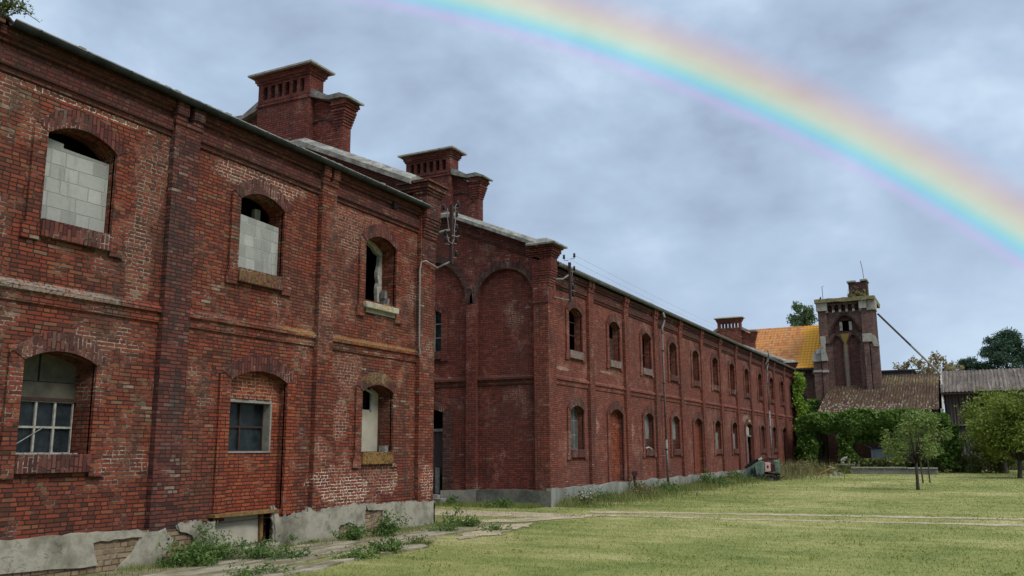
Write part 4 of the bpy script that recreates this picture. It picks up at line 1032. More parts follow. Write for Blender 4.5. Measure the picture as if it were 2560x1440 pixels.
# corner pilasters, caps, corbel table
each('corner_pilaster', M_brick_tower, T, MTw, [(TL-.55, TL+.08, 0, .28, 9.3, 12.0), (TR-.12, TR+.72, 0, .28, 9.3, 12.0)])
mb = MB(); mb.mbox(MTw, TL-.35, TL+.0, .0, .36, 4.2, 9.3); mb.mbox(MTw, TL+.06, TL+.62, -.4, .30, -.2, 8.0); mb.mbox(MTw, TR-.28, TR+.24, -.5, .36, -.2, 9.3); mb.mbox(MTw, TR+.30, TR+.66, 0, .42, -.2, 9.3); mb.build('buttress', M_brick_tower, T)
mb = MB(); mb.mbox(MTw, TL-.35, TL+.02, 0, .34, 9.25, 9.85)
mb.mbox(MTw, TL-.32, TL-.02, 0, .38, 8.9, 9.3); mb.mbox(MTw, TL+.03, TL+.36, -.1, .36, 8.55, 8.9); mb.build('dressed_stone', M_towerstone, T)
mb = MB(); mb.mbox(MTw, TR+.10, TR+.72, 0, .48, 9.25, 9.85); mb.prism(MTw, [(TR+.10,9.25),(TR+.10,9.80),(TR-.1,9.7),(TR-.34,9.0),(TR-.34,8.85),(TR,8.9)], .0, .40)
mb.build('dressed_stone', M_towerstone, T)
mb = MB(); mb.prism(MTw, [(TL+.03,8.25),(TL+.68,8.25),(TL+.60,8.6),(TL+.35,8.9),(TL+.03,9.0)], -.42, .32); mb.prism(MTw, [(TL-.38,8.25),(TL-.0,8.25),(TL-.0,8.9),(TL-.3,8.9)], .0, .44); mb.build('buttress_cap', M_stonecap, T)
each('stone_band', M_towerstone, T, MTw, [(TL+.03, TL+.70, -.42, .36, 8.0, 8.25), (TL-.40, TL+.0, .0, .46, 8.0, 8.25), (TL+.03, TL+.66, -.42, .34, 7.2, 7.36), (TL-.40, TL+.0, .0, .42, 7.15, 7.32)])
aw = .30; pts = []
cs = [6.55, 7.02, 7.49, 7.96, 8.43]
outline = [(6.27,11.72)]
for cc_ in cs: outline += [(cc_-aw/2, 11.72)] + arc_pts(cc_-aw/2, cc_+aw/2, 12.0, .17, 6) + [(cc_+aw/2, 11.72)]
outline += [(8.67,11.72),(8.67,12.3),(6.27,12.3)]
MB().prism(MTw, outline, 0, .26).build('corbel_table', M_brick_tower, T)
mb = MB(); 
for k in range(6):
    u = 6.32 + .47*k - .01; MB().mbox(MTw, u-.09, u+.07, 0, .30, 11.60, 11.78).build('corbel_stone', M_towerstone, T)
MB().box(69.27,73.2,TR,TL,11.9,12.3).build('parapet', M_brick_tower, T)
each('corner_stone', M_towerstone, T, MTw, [(TL-.62, TL+.16, -.3, .40, 11.75, 12.33), (TR+.30, TR+.82, 0, .40, 11.75, 12.33), (TR-.30, TR+.30, -.8, .34, 11.6, 12.33)])
s_ = stone_mat('mossy_coping', (.17,.145,.07), (.10,.085,.05), (.28,.24,.15), s1=4)
mb = MB(); mb.prism(MTw, rough([(TR-.3,12.33),(TL+.25,12.33),(TL+.25,12.62),(TR-.3,12.62)], .35, .025), -4.0, .5); mb.build('coping', s_, T)
# stair turret box on top
mb = MB(); mb.box(70.2, 71.6, 5.85, 7.14, 12.6, 14.0); tt = mb.build('rooftop_chimney', M_brick_dark, T)
mb = MB(); mb.box(70.1, 71.7, 6.6, 7.24, 14.0, 14.12); mb.box(70.1,71.7,5.78,6.3,14.05,14.17); mb.build('cap_stone', M_stonecap, tt)
tag(MB().tube([(70.3,6.0,14.1),(70.25,6.06,15.0),(70.2,6.15,15.6)], .025, 5).build('lightning_rod', M_greyframe), 'thin bent lightning rod on the tower chimney', 'rod')
tag(MB().tube([(69.6,8.95,12.6),(69.6,8.97,13.75),(69.6,8.85,13.77)], .025, 5).build('metal_rod', M_greyframe), 'short hooked metal rod on the left of the tower parapet', 'rod')
g_ = np.random.default_rng(5)
P = np.stack([70.0+g_.normal(size=900)*.12, 6.55+g_.uniform(-.65,.65,900), 12.65+np.abs(g_.normal(size=900))*.26], 1)
tag(leaf_object('roof_weeds', P, .16, M_leaf_dry, seed=3), 'yellow-green weeds growing at the foot of the tower chimney', 'weeds')
def bird(x, y, z):
    mb = MB(); mb.tube([(x,y-.02,z),(x,y,z+.06),(x,y+.01,z+.15),(x,y-.02,z+.24),(x,y-.03,z+.29),(x,y-.09,z+.29)], [.015,.05,.075,.05,.04,.008], 8); mb.tube([(x,y+.03,z+.1),(x,y+.09,z-.04)], [.05,.02], 6)
    return mb.build('bird', M_porc, smooth=True)
tag(bird(69.4, 9.12, 12.64), 'small dark bird perched on the left corner of the tower', 'bird')
# inclined boom from tower to barn
bo = thing('inclined_pipe', 'long straight pipe slanting from the tower top down to the barn roof', 'pipe', (68.5, 1.4, 6.7))
MB().tube([(69.0,5.15,11.3),(68.75,3.1,8.8)], .07, 8).build('upper_pipe', plain('brown_red_pipe', (.09,.05,.045), (.06,.035,.03), 5), bo)
MB().tube([(68.75,3.1,8.8),(68.45,1.35,6.65)], .07, 8).build('lower_pipe', plain('pale_pipe', (.26,.22,.19), (.18,.15,.13), 5), bo)

# ================================================================== LEAN-TO and BARN
Ls = thing('tiled_outbuilding', 'low outbuilding with a mossy brown tiled roof at the foot of the tower', 'shed', (67, 5, 0))
corrugated('roof', (66.0, 9.45, 4.10), (66.0, 1.62, 4.16), (70.4, 8.7, 6.92), (70.4, 1.50, 6.88), .2, .03, M_moss, Ls)
corrugated('roof', (75, 9.3, 4.10), (75, 1.55, 4.16), (70.4, 8.7, 6.9), (70.4, 1.50, 6.86), .2, .03, M_moss, Ls)
mb = MB(); mb.box(66.5, 66.7, 1.7, 8.9, -.3, 4.25); mb.box(66.7, 74.6, 1.7, 1.9, -.3, 4.2)
mb.prism(lambda u, d, z: (u, 1.7 - d, z), [(66.5,4.1),(74.8,4.1),(70.4,6.75)], 0, -.12); mb.build('wall', M_brick_dark, Ls)
mb = MB(); mb.box(65.85, 65.97, 1.4, 1.52, -.1, 4.2); mb.prism(lambda u,d,z: (u, 1.42 - d, z), [(65.9,4.15),(66.0,4.05),(70.4,6.85),(70.4,7.0)], 0, .1); mb.build('barge_board', M_white, Ls)
Bn = thing('metal_barn', 'long corrugated barn with a lichened grey roof and rusty brown cladding', 'barn', (68, -4, 0))
corrugated('roof', (67.3, 1.45, 5.36), (67.3, -14, 5.36), (71.6, 1.35, 7.10), (71.6, -14, 7.10), .24, .032, M_barnroof, Bn)
corrugated('roof', (76, 1.45, 5.36), (76, -14, 5.36), (71.6, 1.35, 7.08), (71.6, -14, 7.08), .24, .032, M_barnroof, Bn)
corrugated('cladding', (67.8, 1.2, 3.15), (67.8, -3.0, 3.15), (67.8, 1.2, 5.45), (67.8, -3.0, 5.45), .2, .03, M_barnwall, Bn, nrm=Vector((-1,0,0)))
corrugated('cladding', (67.8, -3.0, 3.15), (67.8, -14, 3.15), (67.8, -3.0, 5.45), (67.8, -14, 5.45), .2, .03, M_barnwall2, Bn, nrm=Vector((-1,0,0)))
corrugated('cladding', (67.95, 1.2, 1.0), (67.95, -14, 1.0), (67.95, 1.2, 3.1), (67.95, -14, 3.1), .2, .03, M_barnwall2, Bn, nrm=Vector((-1,0,0)))
mb = MB(); mb.box(68.05, 68.3, 1.3, -14, -.2, 5.4); mb.box(68.3, 75.8, 1.1, 1.3, -.2, 5.3); mb.prism(lambda u,d,z: (u,1.3-d,z), [(67.5,5.25),(75.8,5.25),(71.6,6.95)], 0, -.1); mb.build('wall', M_barnwall, Bn)
MB().box(67.6, 67.95, .6, -14, 3.08, 3.17).build('ledge', M_greyframe, Bn)
MB().box(67.25, 67.35, 1.4, -14, 5.18, 5.28).build('fascia', M_rustwood, Bn)
Gs = thing('grey_shed', 'small grey boarded shed roof peeping over the mossy tiles right of the tower', 'shed', (80, 5, 0))
MB().box(80, 84, 3.7, 6.4, 0, 7.9).build('wall', corr_mat('grey_boards', (.10,.11,.115), (.07,.075,.08), (.15,.16,.165)), Gs)
MB().box(79.8, 84.2, 3.5, 6.5, 7.9, 8.02).build('roof', M_iron, Gs)

# ================================================================== VEGETATION
def blob_points(n, centers, radii, seed, shell=.55):
    g = np.random.default_rng(seed); centers = np.array(centers, float); radii = np.array(radii, float).reshape(len(centers), -1)
    if radii.shape[1] == 1: radii = np.repeat(radii, 3, 1)
    vol = radii.prod(1)**.75; k = g.choice(len(centers), n, p=vol/vol.sum())
    d = g.normal(size=(n,3)); d /= np.linalg.norm(d, axis=1)[:,None]
    r = (shell + (1-shell)*g.random(n))**1.0
    r *= 1 + .25*g.normal(size=n)*.5
    return centers[k] + d*r[:,None]*radii[k]
def crown_tree(name, label, cat, base, height, rx, ry, zc0, nclump, nleaf, lsize, mat, seed, trunk_r=.08, lean=(0,0), clump_r=.45, group=None, branches=True, top=None, aspect=.5, vase=False):
    g = np.random.default_rng(seed); t = thing(name, label, cat, base, group)
    x, y, z = base; cz = (zc0+height)/2; rz = (height-zc0)/2
    C = []
    while len(C) < nclump:
        p = g.uniform(-1,1,3)
        if 0.25 < np.linalg.norm(p) < 1: C.append(p)
    C = np.array(C)*np.array([rx,ry,rz]) + np.array([x+lean[0], y+lean[1], z+cz])
    if vase:
        a_ = g.uniform(0, 2*np.pi, nclump); el = np.radians(g.uniform(18, 82, nclump)); t_ = g.uniform(.45, 1.0, nclump)
        C = np.stack([x+lean[0]+rx*1.05*t_*np.cos(el)*np.cos(a_), y+lean[1]+ry*1.05*t_*np.cos(el)*np.sin(a_), z+zc0*.85+(height-zc0*.85)*t_*np.sin(el)*.98], 1)
    rad = clump_r*(.6+.8*g.random(nclump))
    P = blob_points(nleaf, C, rad, seed+1, .2)
    leaf_object('crown', P, lsize, mat, t, seed+2, aspect=aspect)
    fork = Vector((x+lean[0]*.3, y+lean[1]*.3, z+zc0*.95))
    MB().tube([(x,y,z-.1),(x+.01,y,z+.15),tuple(fork.lerp(Vector((x,y,z)),.5)),tuple(fork)], [trunk_r*1.5,trunk_r*1.1,trunk_r,trunk_r*.85], 8).build('trunk', M_bark, t, smooth=True)
    if branches:
        mb = MB()
        for c_ in C[:40]:
            c_ = Vector(c_); m = fork.lerp(c_, .5) + Vector((0,0,-.05*rz)); mb.tube([fork, m, c_], [trunk_r*.5, trunk_r*.28, trunk_r*.08], 5)
        mb.build('limbs', M_bark, t, smooth=True)
    return t
# young tree on the lawn
crown_tree('young_tree', 'slender young tree with thin leaves standing alone on the mown lawn', 'tree', (37.3,1.88,0.05), 2.95, 1.6, 1.6, 1.05, 48, 4600, .12, M_leaf_young, 11, .055, (0,-.05), .27, aspect=.4, vase=True)
t = thing('tree_stake', 'thin grey stake leaning behind the young lawn tree', 'stake', (43.8,1.95,0), 'stakes behind the young tree')
MB().tube([(43.8,1.98,0),(43.75,2.03,1.55)], .035, 6).build('stake', M_bark, t)
t = thing('tree_stake', 'shorter thin stake just right of the other one behind the young tree', 'stake', (44.3,1.7,0), 'stakes behind the young tree')
MB().tube([(44.3,1.72,0),(44.25,1.74,1.45)], .03, 6).build('stake', M_bark, t)
# light green trees at right
crown_tree('light_green_tree', 'bushy yellow-green tree with a pale trunk at the right edge of the lawn', 'tree', (51.6,-2.1,0.05), 4.1, 1.9, 1.9, .95, 60, 15000, .17, M_leaf_light, 21, .10, (0,-.25), .62)
crown_tree('light_green_tree', 'fuller yellow-green tree with a dark trunk behind and left of the pale-trunked one', 'tree', (60.5,-1.75,0.05), 4.45, 2.0, 1.9, 1.0, 60, 13000, .18, M_leaf_light, 23, .16, (0,.2), .65)
crown_tree('light_green_tree', 'yellow-green tree cut off by the right border of the photo', 'tree', (56,-5.4,0.05), 4.6, 2.4, 2.4, .9, 50, 9000, .19, M_leaf_light, 25, .12, (0,.2), .7)
# shrubs in front of the barn
def shrub(name, label, base, rx, ry, h, n, mat, seed, ls=.14, nc=18, cr=.4, group=None):
    g = np.random.default_rng(seed); t = thing(name, label, 'shrub', base, group)
    C = np.stack([base[0]+g.uniform(-1,1,nc)*rx, base[1]+g.uniform(-1,1,nc)*ry, base[2]+g.uniform(.15,1,nc)*h*.85], 1)
    leaf_object('foliage', blob_points(n, C, cr*(.6+.8*g.random(nc)), seed+1, .2), ls, mat, t, seed+2)
    mb = MB()
    for c_ in C[:14]: mb.tube([(base[0]+g.uniform(-.3,.3)*rx, base[1]+g.uniform(-.3,.3)*ry, base[2]-.05), tuple(c_)], [.03,.01], 5)
    mb.build('stems', M_bark, t)
    return t
shrub('shrub', 'dark leafy shrub in front of the grey barn cladding', (62.5,.7,0), .9, 1.3, 2.6, 5200, M_leaf_bush, 31)
shrub('shrub', 'low brownish scrub beneath the barn ledge left of the light green trees', (61.5,-.9,0), .8, 1.4, 1.5, 4200, M_leaf_bush, 33)
shrub('shrub', 'dull green scrub behind the trunks of the light green trees', (63.5,-3.4,0), 1.0, 2.0, 2.2, 5200, M_leaf_bush, 35)
shrub('shrub', 'tall thin shrub against the barn wall right of the vine canopy', (64.5,-.2,0), .6, .9, 3.1, 2600, M_leaf_bush, 37)
shrub('shrub', 'dark scrub at the far right edge under the trees', (62,-7,0), 1.0, 2.6, 2.4, 4200, M_leaf_bush, 39)
# vine canopy
V = thing('vine_canopy', 'thick dark green vine canopy sprawling over a frame between the wing and the barn', 'vine', (62, 5, 0))
g = np.random.default_rng(41)
n = 26000
yy = g.uniform(.15, 10.1, n); xx = g.uniform(60.2, 65.6, n)
topf = 3.55 + .42*np.sin((yy-1.0)/9*np.pi)**.8 + .10*np.sin(yy*2.3) + .07*np.sin(yy*5.1+xx)
edge = np.clip((yy-.15)/1.0, 0, 1)*np.clip((10.3-yy)/.5, .3, 1)
topf = topf*(.78+.22*edge)
bot = 2.5 + .22*np.sin(yy*1.7) + .15*np.sin(yy*4.3+1)
fr = g.random(n); face = g.random(n) < .55
z_ = np.where(face, bot + (topf-bot)*g.random(n), topf - np.abs(g.normal(size=n))*.13)
bulge = np.sin(np.clip((z_-bot)/(topf-bot),0,1)*np.pi*.9)
x_ = np.where(face, 60.5 - .45*bulge - .25*np.sin(yy*3.1)*.5 + np.abs(g.normal(size=n))*.3, xx)
leaf_object('vine_foliage', np.stack([x_, yy, z_], 1), .20, M_leaf_vine, V, 42, aspect=.75)
def column_leaves(yc, w, z0, z1, n, seed, mat=M_leaf_vine, x0=60.8, dx=.5, par=V, ls=.19, nm='hanging_foliage'):
    g = np.random.default_rng(seed); zz = g.uniform(z0, z1, n); ww = w*(.55+.45*np.sin(zz*2.1+seed)**2)
    P = np.stack([x0 + g.normal(size=n)*dx*.5, yc + g.uniform(-1,1,n)*ww + .12*np.sin(zz*3+seed), zz], 1)
    return leaf_object(nm, P, ls, mat, par, seed+1, aspect=.75)
column_leaves(9.35, .62, .0, 3.0, 4600, 51); column_leaves(6.95, .62, .2, 2.8, 4200, 53); column_leaves(1.15, .75, .4, 3.0, 4200, 55, x0=61.2)
column_leaves(5.0, 1.9, 1.95, 2.7, 3400, 57, x0=61.5); column_leaves(3.0, 1.4, .3, 2.4, 3600, 58, x0=64)
column_leaves(5.2, 2.2, .1, .95, 4200, 59, mat=M_leaf_bush, x0=60.4)
mb = MB()
for y in (1.0, 4.0, 7.0, 9.3):
    mb.box(61.0,61.14,y-.07,y+.07,-.1,3.0); mb.box(65.0,65.14,y-.07,y+.07,-.1,3.0)
mb.box(61.0,61.12,.8,9.6,2.9,3.0); mb.box(65.0,65.12,.8,9.6,2.9,3.0); mb.build('frame', M_bark, V)
iv = tag(column_leaves(10.35, .34, .2, 6.9, 5200, 61, mat=M_leaf_ivy, x0=64.7, dx=1.0, par=None, ls=.17, nm='ivy'), 'bright green ivy climbing the far corner of the long brick wing', 'ivy')
iv2 = tag(column_leaves(9.95, .45, 1.2, 5.2, 2600, 63, mat=M_leaf_vine, x0=68.6, dx=.6, par=None, nm='ivy'), 'darker ivy trailing down the hall wall between the wing and the tower', 'ivy')
# tree behind
crown_tree('poplar_tree', 'small dense grey-green tree top rising above the orange roof', 'tree', (105,16.05,0), 18.1, 1.15, 1.15, 14.6, 34, 5200, .28, M_leaf_pop, 71, .16, (0,0), .6)
# conifer
Cn = thing('conifer_tree', 'broad dark blue-green conifer rising behind the barn roof', 'tree', (100,-4.0,0))
g = np.random.default_rng(81); C = []; Rr = []
for k in range(170):
    h = g.uniform(6.0, 12.9); rmax = .5 + (13.2-h)*.72; a = g.uniform(0, 2*np.pi); rr = rmax*g.uniform(.35,1)
    C.append((100+rr*np.cos(a), -4.0+rr*np.sin(a), h)); Rr.append((.8,.8,.42))
for k in range(60):
    h = g.uniform(6, 10.3); rmax = .5+(10.7-h)*.6; a = g.uniform(0,2*np.pi); rr = rmax*g.uniform(.2,1); C.append((99+rr*np.cos(a), -.6+rr*np.sin(a), h)); Rr.append((.6,.6,.35))
leaf_object('crown', blob_points(52000, C, Rr, 82, .25), .26, M_leaf_con, Cn, 83, aspect=.3)
mb = MB(); mb.tube([(100,-4,-.1),(100,-4,12.2)], [.3,.05], 8); mb.tube([(100,-4,4),(99,-.8,9.5)], [.15,.05], 6); mb.build('trunk', M_bark, Cn)
# bronzed shrubs/trees behind lean-to
crown_tree('bronze_leaved_tree', 'thin bronze and yellow-green tree behind the barn, below the slanting pipe', 'tree', (88,3.1,0), 9.9, 1.6, 2.6, 7.2, 44, 2600, .24, M_leaf_red, 91, .12, (0,0), .42)
crown_tree('bronze_leaved_tree', 'smaller bronze-leaved tree top just above the barn ridge near its left end', 'tree', (90,.6,0), 9.3, 1.0, .9, 7.6, 16, 900, .22, M_leaf_red, 93, .1, (0,0), .4)
# bush on the roof at upper left
Rb = thing('roof_shrub', 'small self-sown shrub sprouting from the gutter end at the upper left', 'shrub', (6.45,10.6,7.2))
g = np.random.default_rng(95)
C = [(6.4,10.6,7.3),(6.5,10.58,7.45),(6.55,10.6,7.62),(6.45,10.6,7.8),(6.62,10.58,7.36),(6.30,10.62,7.42),(6.15,10.6,7.62),(6.42,10.6,7.52),(6.05,10.62,7.85),(6.48,10.6,7.34),(6.25,10.6,7.95),(5.9,10.6,7.6)]
leaf_object('foliage', blob_points(1500, C, [.13]*len(C), 96, .1), .05, M_leaf_bush, Rb, 97)
P = np.stack([np.linspace(6.6,6.86,14)+g.normal(size=14)*.02, np.full(14,10.55), 7.28+.06*np.sin(np.linspace(0,3,14))+g.normal(size=14)*.02],1)
leaf_object('foliage', P, .035, M_leaf_red, Rb, 98)
mb = MB()
for c_ in C: mb.tube([(6.35,10.65,7.1), ((6.35+c_[0])/2+.03,10.62,(7.1+c_[2])/2), c_], [.012,.008,.004], 5)
mb.tube([(6.4,10.6,7.2),(6.6,10.56,7.32),(6.86,10.55,7.26)], .005, 4); mb.build('stems', M_bark, Rb)

# ================================================================== GROUND
GZ = lambda x: .0025*max(0., x-17)
mb = MB()
xs_ = [-300,-100,-40,-10,0,5,10,15,17,20,25,30,40,50,60,70,90,120,200,500,1500,4000]; ys_ = [-3000,-800,-200,-80,-40,-20,-10,0,5,8,10,12,15,20,40,80,200,800,3000]
for x in xs_:
    for y in ys_: mb.v.append((x, y, min(GZ(x), .13)))
ny = len(ys_)
for i in range(len(xs_)-1):
    for j in range(ny-1): mb.f.append([i*ny+j, (i+1)*ny+j, (i+1)*ny+j+1, i*ny+j+1])
kind(mb.build('ground', M_ground), 'structure')

def inpoly(P, poly):
    x, y = P[:,0], P[:,1]; c = np.zeros(len(P), bool); n = len(poly)
    for i in range(n):
        x1, y1 = poly[i]; x2, y2 = poly[(i+1) % n]
        with np.errstate(divide='ignore', invalid='ignore'):
            hit = ((y1 > y) != (y2 > y)) & (x < (x2-x1)*(y-y1)/(y2-y1+1e-12) + x1)
        c ^= hit
    return c
def sheet(name, poly, z, mat, step=.25, amp=.07, zt=0):
    q = rough(poly, step, amp); mb = MB(); mb.poly([(x, y, z + GZ(x)) for x, y in q])
    return mb.build(name, mat), q
holes = []
# pavement slabs along the near wall
dirtstrip = [(14.4,8.45),(15.5,8.25),(17.2,8.5),(18.2,8.8),(17.4,9.3),(15.4,9.0)]
slabs = [[(5,8.9),(8.2,8.75),(9.7,8.75),(11.0,8.9),(12.6,8.95),(12.4,9.55),(13.6,9.9),(13.2,10.3),(11.9,10.5),(10.2,10.35),(9.6,9.8),(8.6,9.75),(5,10.2)],
         [(12.9,9.0),(14.6,9.15),(16.1,9.2),(16.4,9.7),(15.3,9.95),(14.2,9.75),(13.3,9.6)],
         [(8.4,8.15),(9.9,8.1),(11.2,8.35),(10.8,8.6),(9.2,8.55)],[(11.8,8.35),(13.0,8.25),(13.4,8.6),(12.3,8.75)]]
for i, p in enumerate(slabs):
    mb = MB(); q = rough(p, .22, .06); mb.prism(lambda u, d, z: (u, z, d), q, -.1, .018 + .005*i); o = mb.build('pavement', M_slab); kind(o, 'structure'); holes.append(q)
# dirt path: out of the passage, then two wheel ruts across the lawn
def ribbon(cl, w):
    L = []; Rg = []
    for i, (x, y) in enumerate(cl):
        x0, y0 = cl[max(0,i-1)]; x1, y1 = cl[min(len(cl)-1,i+1)]; t = Vector((x1-x0,y1-y0)).normalized(); nn = Vector((-t.y,t.x))
        ww = w[i] if isinstance(w, (list,tuple)) else w
        L.append((x+nn.x*ww/2, y+nn.y*ww/2)); Rg.append((x-nn.x*ww/2, y-nn.y*ww/2))
    return L + Rg[::-1]
paths = [ribbon([(20.0,24),(20.2,18),(20.3,14),(20.4,11.5),(20.5,9.8),(20.6,8.6)], [3.4,3.0,2.2,1.7,1.5,.7]),
         ribbon([(20.7,9.3),(21.0,7.9),(21.05,6.5),(21.0,5.0),(21.15,3.4),(21.35,1.8),(21.45,.2),(21.45,-1.5),(21.3,-4),(21,-8),(21,-20)], [.8,.42,.34,.40,.36,.3,.42,.55,.5,.5,.5]),
         ribbon([(21.9,8.9),(22.3,7.4),(22.5,5.8),(22.75,4.2),(22.95,2.6),(23.0,1.2),(23.2,-.3),(23.3,-2),(23.3,-5),(23.2,-9),(23.2,-20)], [.8,.45,.42,.46,.5,.5,.52,.5,.5,.5,.5]),
         ribbon([(18.0,10.4),(18.8,9.5),(19.8,8.9),(20.9,8.4)], [.7,.9,.8,.5])]
paths.append(dirtstrip)
for i, p in enumerate(paths):
    o, q = sheet('path', p, .005 + .002*i, M_dirt, .16, .12); kind(o, 'structure'); holes.append(q)

# grass blades
g = np.random.default_rng(101)
def lawn_points(n, dmin, dmax, power=1.0, amin=-32, amax=64):
    u = g.random(n); d = dmin*(dmax/dmin)**u if power == 1 else dmin + (dmax-dmin)*u
    a = np.radians(g.uniform(amin, amax, n)); return np.stack([d*np.cos(a), d*np.sin(a)], 1), d
P2, D = lawn_points(430000, 7.5, 62, 1)
keep = (P2[:,1] < 10.5) | ((P2[:,0] > 17.3) & (P2[:,0] < 23.1) & (P2[:,1] < 16))
keep &= ~((P2[:,0] < 17.2) & (P2[:,1] > 9.2) & (g.random(len(P2)) < .80))
for q in holes: keep &= ~(inpoly(P2, q) & (g.random(len(P2)) < .52 + .40*np.sin(P2[:,1]*2.3+P2[:,0]*1.7)*np.sin(P2[:,1]*.9+2*P2[:,0])))
P2 = P2[keep]; D = D[keep]
P3 = np.concatenate([P2, (np.clip((P2[:,0]-17)*.0025,0,.13))[:,None]-.004], 1)
o = blades_object('grass', P3, .024+.0003*D, .0042*D/9+.0025, M_blade, 102, .8); kind(o, 'stuff', 'short mown yellow-green grass of the wide lawn', 'grass')
tp = []
g = np.random.default_rng(131)
for k in range(230):
    d_ = 8*(6.0**g.random()); a_ = math.radians(g.uniform(-6, 42)); x_, y_ = d_*math.cos(a_), d_*math.sin(a_)
    if y_ > 10.2 or (x_ < 17 and y_ > 9): continue
    m_ = 26; rr_ = g.uniform(.06, .22); tp.append(np.stack([x_+g.normal(size=m_)*rr_, y_+g.normal(size=m_)*rr_*1.3, np.full(m_, GZ(x_)+.02)+g.random(m_)*.02], 1))
tp = np.concatenate(tp)
o = leaf_object('lawn_weeds', tp, .045, M_ivyish, seed=132, aspect=.5); kind(o, 'stuff', 'small broad-leaved lawn weeds scattered through the mown grass', 'lawn weeds')
# rank grass along the wall feet
def edge_grass(n, xr, yr, h, mat, seed, w=.012, name='grass', label='longer rank grass along the foot of the brick walls'):
    g = np.random.default_rng(seed); x = g.uniform(*xr, n); y = yr[1] - (yr[1]-yr[0])*np.abs(g.normal(size=n))*.45
    clump = (np.sin(x*1.7)+np.sin(x*4.1+1)+np.sin(y*5+x)) > -.9
    x = x[clump]; y = y[clump]
    P = np.stack([x, y, np.clip((x-17)*.0025,0,.13)], 1)
    hh = h*(.45+.55*np.sin(x*2.3)**2)
    o = blades_object(name, P, hh, w, mat, seed+1, .3); kind(o, 'stuff', label, 'grass')
edge_grass(26000, (23.4,64), (9.0,10.66), .24, M_rank, 111, .022, label='longer green grass along the foot of the farther brick wing')
edge_grass(5000, (23.4,64), (9.2,10.66), .45, M_leaf_dry, 113, .014, label='dry grass stalks along the foot of the farther brick wing')
edge_grass(5000, (7,17.2), (10.0,10.66), .09, M_rank, 115, .010, label='sparse green grass at the foot of the nearer brick wing')
edge_grass(5200, (46,64), (7.4,10.6), .75, M_leaf_dry, 117, .03, label='tall dry weeds around the abandoned machine')
g = np.random.default_rng(119)
y = g.uniform(10.9,14.8,6000); x = 23.22 - np.abs(g.normal(size=6000))*.35
kind(blades_object('grass', np.stack([x,y,np.full(6000,.012)],1), .12, .012, M_rank, 120, .35), 'stuff', 'green grass along the foot of the blind-arched gable end', 'grass')

def weed(base, r, h, n, ls, seed, label, mat=M_leaf_weed, group='weeds growing along the walls'):
    g = np.random.default_rng(seed); t = thing('weed_plant', label, 'weed', base, group)
    nst = max(6, int(15*r/.3)); mb = MB(); tips = []; ox, oy = g.uniform(-.35,.35)*r, g.uniform(-.35,.35)*r
    for k in range(nst):
        a = g.uniform(0,2*np.pi); rr = r*g.uniform(.1,1); hh = h*(.22+1.15*g.random()**2.2)*(1-.3*rr/r)
        b0 = Vector((base[0]+.25*rr*math.cos(a), base[1]+.25*rr*math.sin(a), base[2]-.01)); tp = Vector((base[0]+rr*1.25*math.cos(a)+ox*.5, base[1]+rr*1.25*math.sin(a)+oy*.5, base[2]+hh))
        md = b0.lerp(tp,.55)+Vector((0,0,.12*h)); mb.tube([b0, md, tp], [.006,.004,.002], 4, caps=False); tips.append((b0,md,tp))
    mb.build('stems', mat, t)
    k = g.integers(0, nst, n); s = g.random(n)**.6; P = np.empty((n,3))
    for i in range(n):
        b0, md, tp = tips[k[i]]; p = b0.lerp(md, s[i]*2) if s[i] < .5 else md.lerp(tp, s[i]*2-1); P[i] = (p.x, p.y, p.z)
    P += g.normal(size=P.shape)*np.array([.05,.05,.03])*min(1.6, max(.6, r/.3)); P[:,2] = np.maximum(P[:,2], base[2]+.01)
    leaf_object('leaves', P, ls, mat, t, seed+5, aspect=.45)
    return t
weed((10.12,10.3,0), .50, .44, 2200, .05, 201, 'big leafy weed against the render left of the basement opening')
weed((9.62,10.15,0), .4, .34, 900, .07, 203, 'leafy weed at the left foot of the pilaster render')
weed((10.55,9.75,0), .38, .26, 700, .06, 205, 'low weed in front of the left end of the basement opening')
weed((10.9,9.35,0), .30, .18, 420, .05, 207, 'small weed on the paving below the basement kerb')
weed((13.55,10.28,0), .32, .30, 620, .06, 209, 'dark green weed under the hole in the render')
weed((14.45,10.15,0), .36, .42, 900, .06, 211, 'bushy weed beneath the exposed brick patch')
weed((16.95,9.9,0), .36, .34, 800, .06, 213, 'bushy weed by the far corner of the near wing')
weed((15.6,9.6,0), .38, .16, 500, .05, 215, 'low spreading weed short of the corner weed')
weed((12.1,8.55,0), .36, .22, 700, .06, 217, 'rounded bright weed on the lawn side of the paving')
weed((11.25,8.5,0), .32, .16, 500, .05, 219, 'flat green weed left of the rounded bright one')
weed((13.4,8.75,0), .34, .14, 420, .05, 221, 'sparse pale weed in the middle of the broken paving', M_leaf_bush)
weed((16.3,8.75,0), .34, .13, 420, .05, 223, 'low tuft at the far end of the broken paving')
weed((9.3,8.5,0), .4, .12, 420, .05, 225, 'low creeping weed at the bottom edge of the photo', M_leaf_weed)
weed((12.25,10.52,.1), .10, .12, 160, .035, 227, 'tiny fern sprouting beside the basement kerb')
weed((24.6,10.3,.02), .5, .40, 900, .07, 229, 'weed with white flower heads at the corner of the farther wing', M_leaf_bush)
weed((26.3,10.3,.02), .4, .36, 800, .07, 231, 'leafy weed under the first window of the farther wing')
weed((22.9,12.0,.02), .55, .18, 900, .07, 233, 'low weed mat at the foot of the dark gable plinth')
weed((23.0,13.9,.02), .3, .26, 500, .07, 235, 'small weed beside the gable doorway')
weed((29.6,10.2,.03), .55, .5, 1000, .09, 237, 'dry tangled weed by the rusted iron post', M_leaf_dry)
weed((31.8,10.2,.03), .7, .42, 1200, .09, 239, 'green weed below the third window of the farther wing')
weed((38.4,10.1,.05), .9, .55, 1500, .1, 241, 'green weed clump by the second blocked doorway')
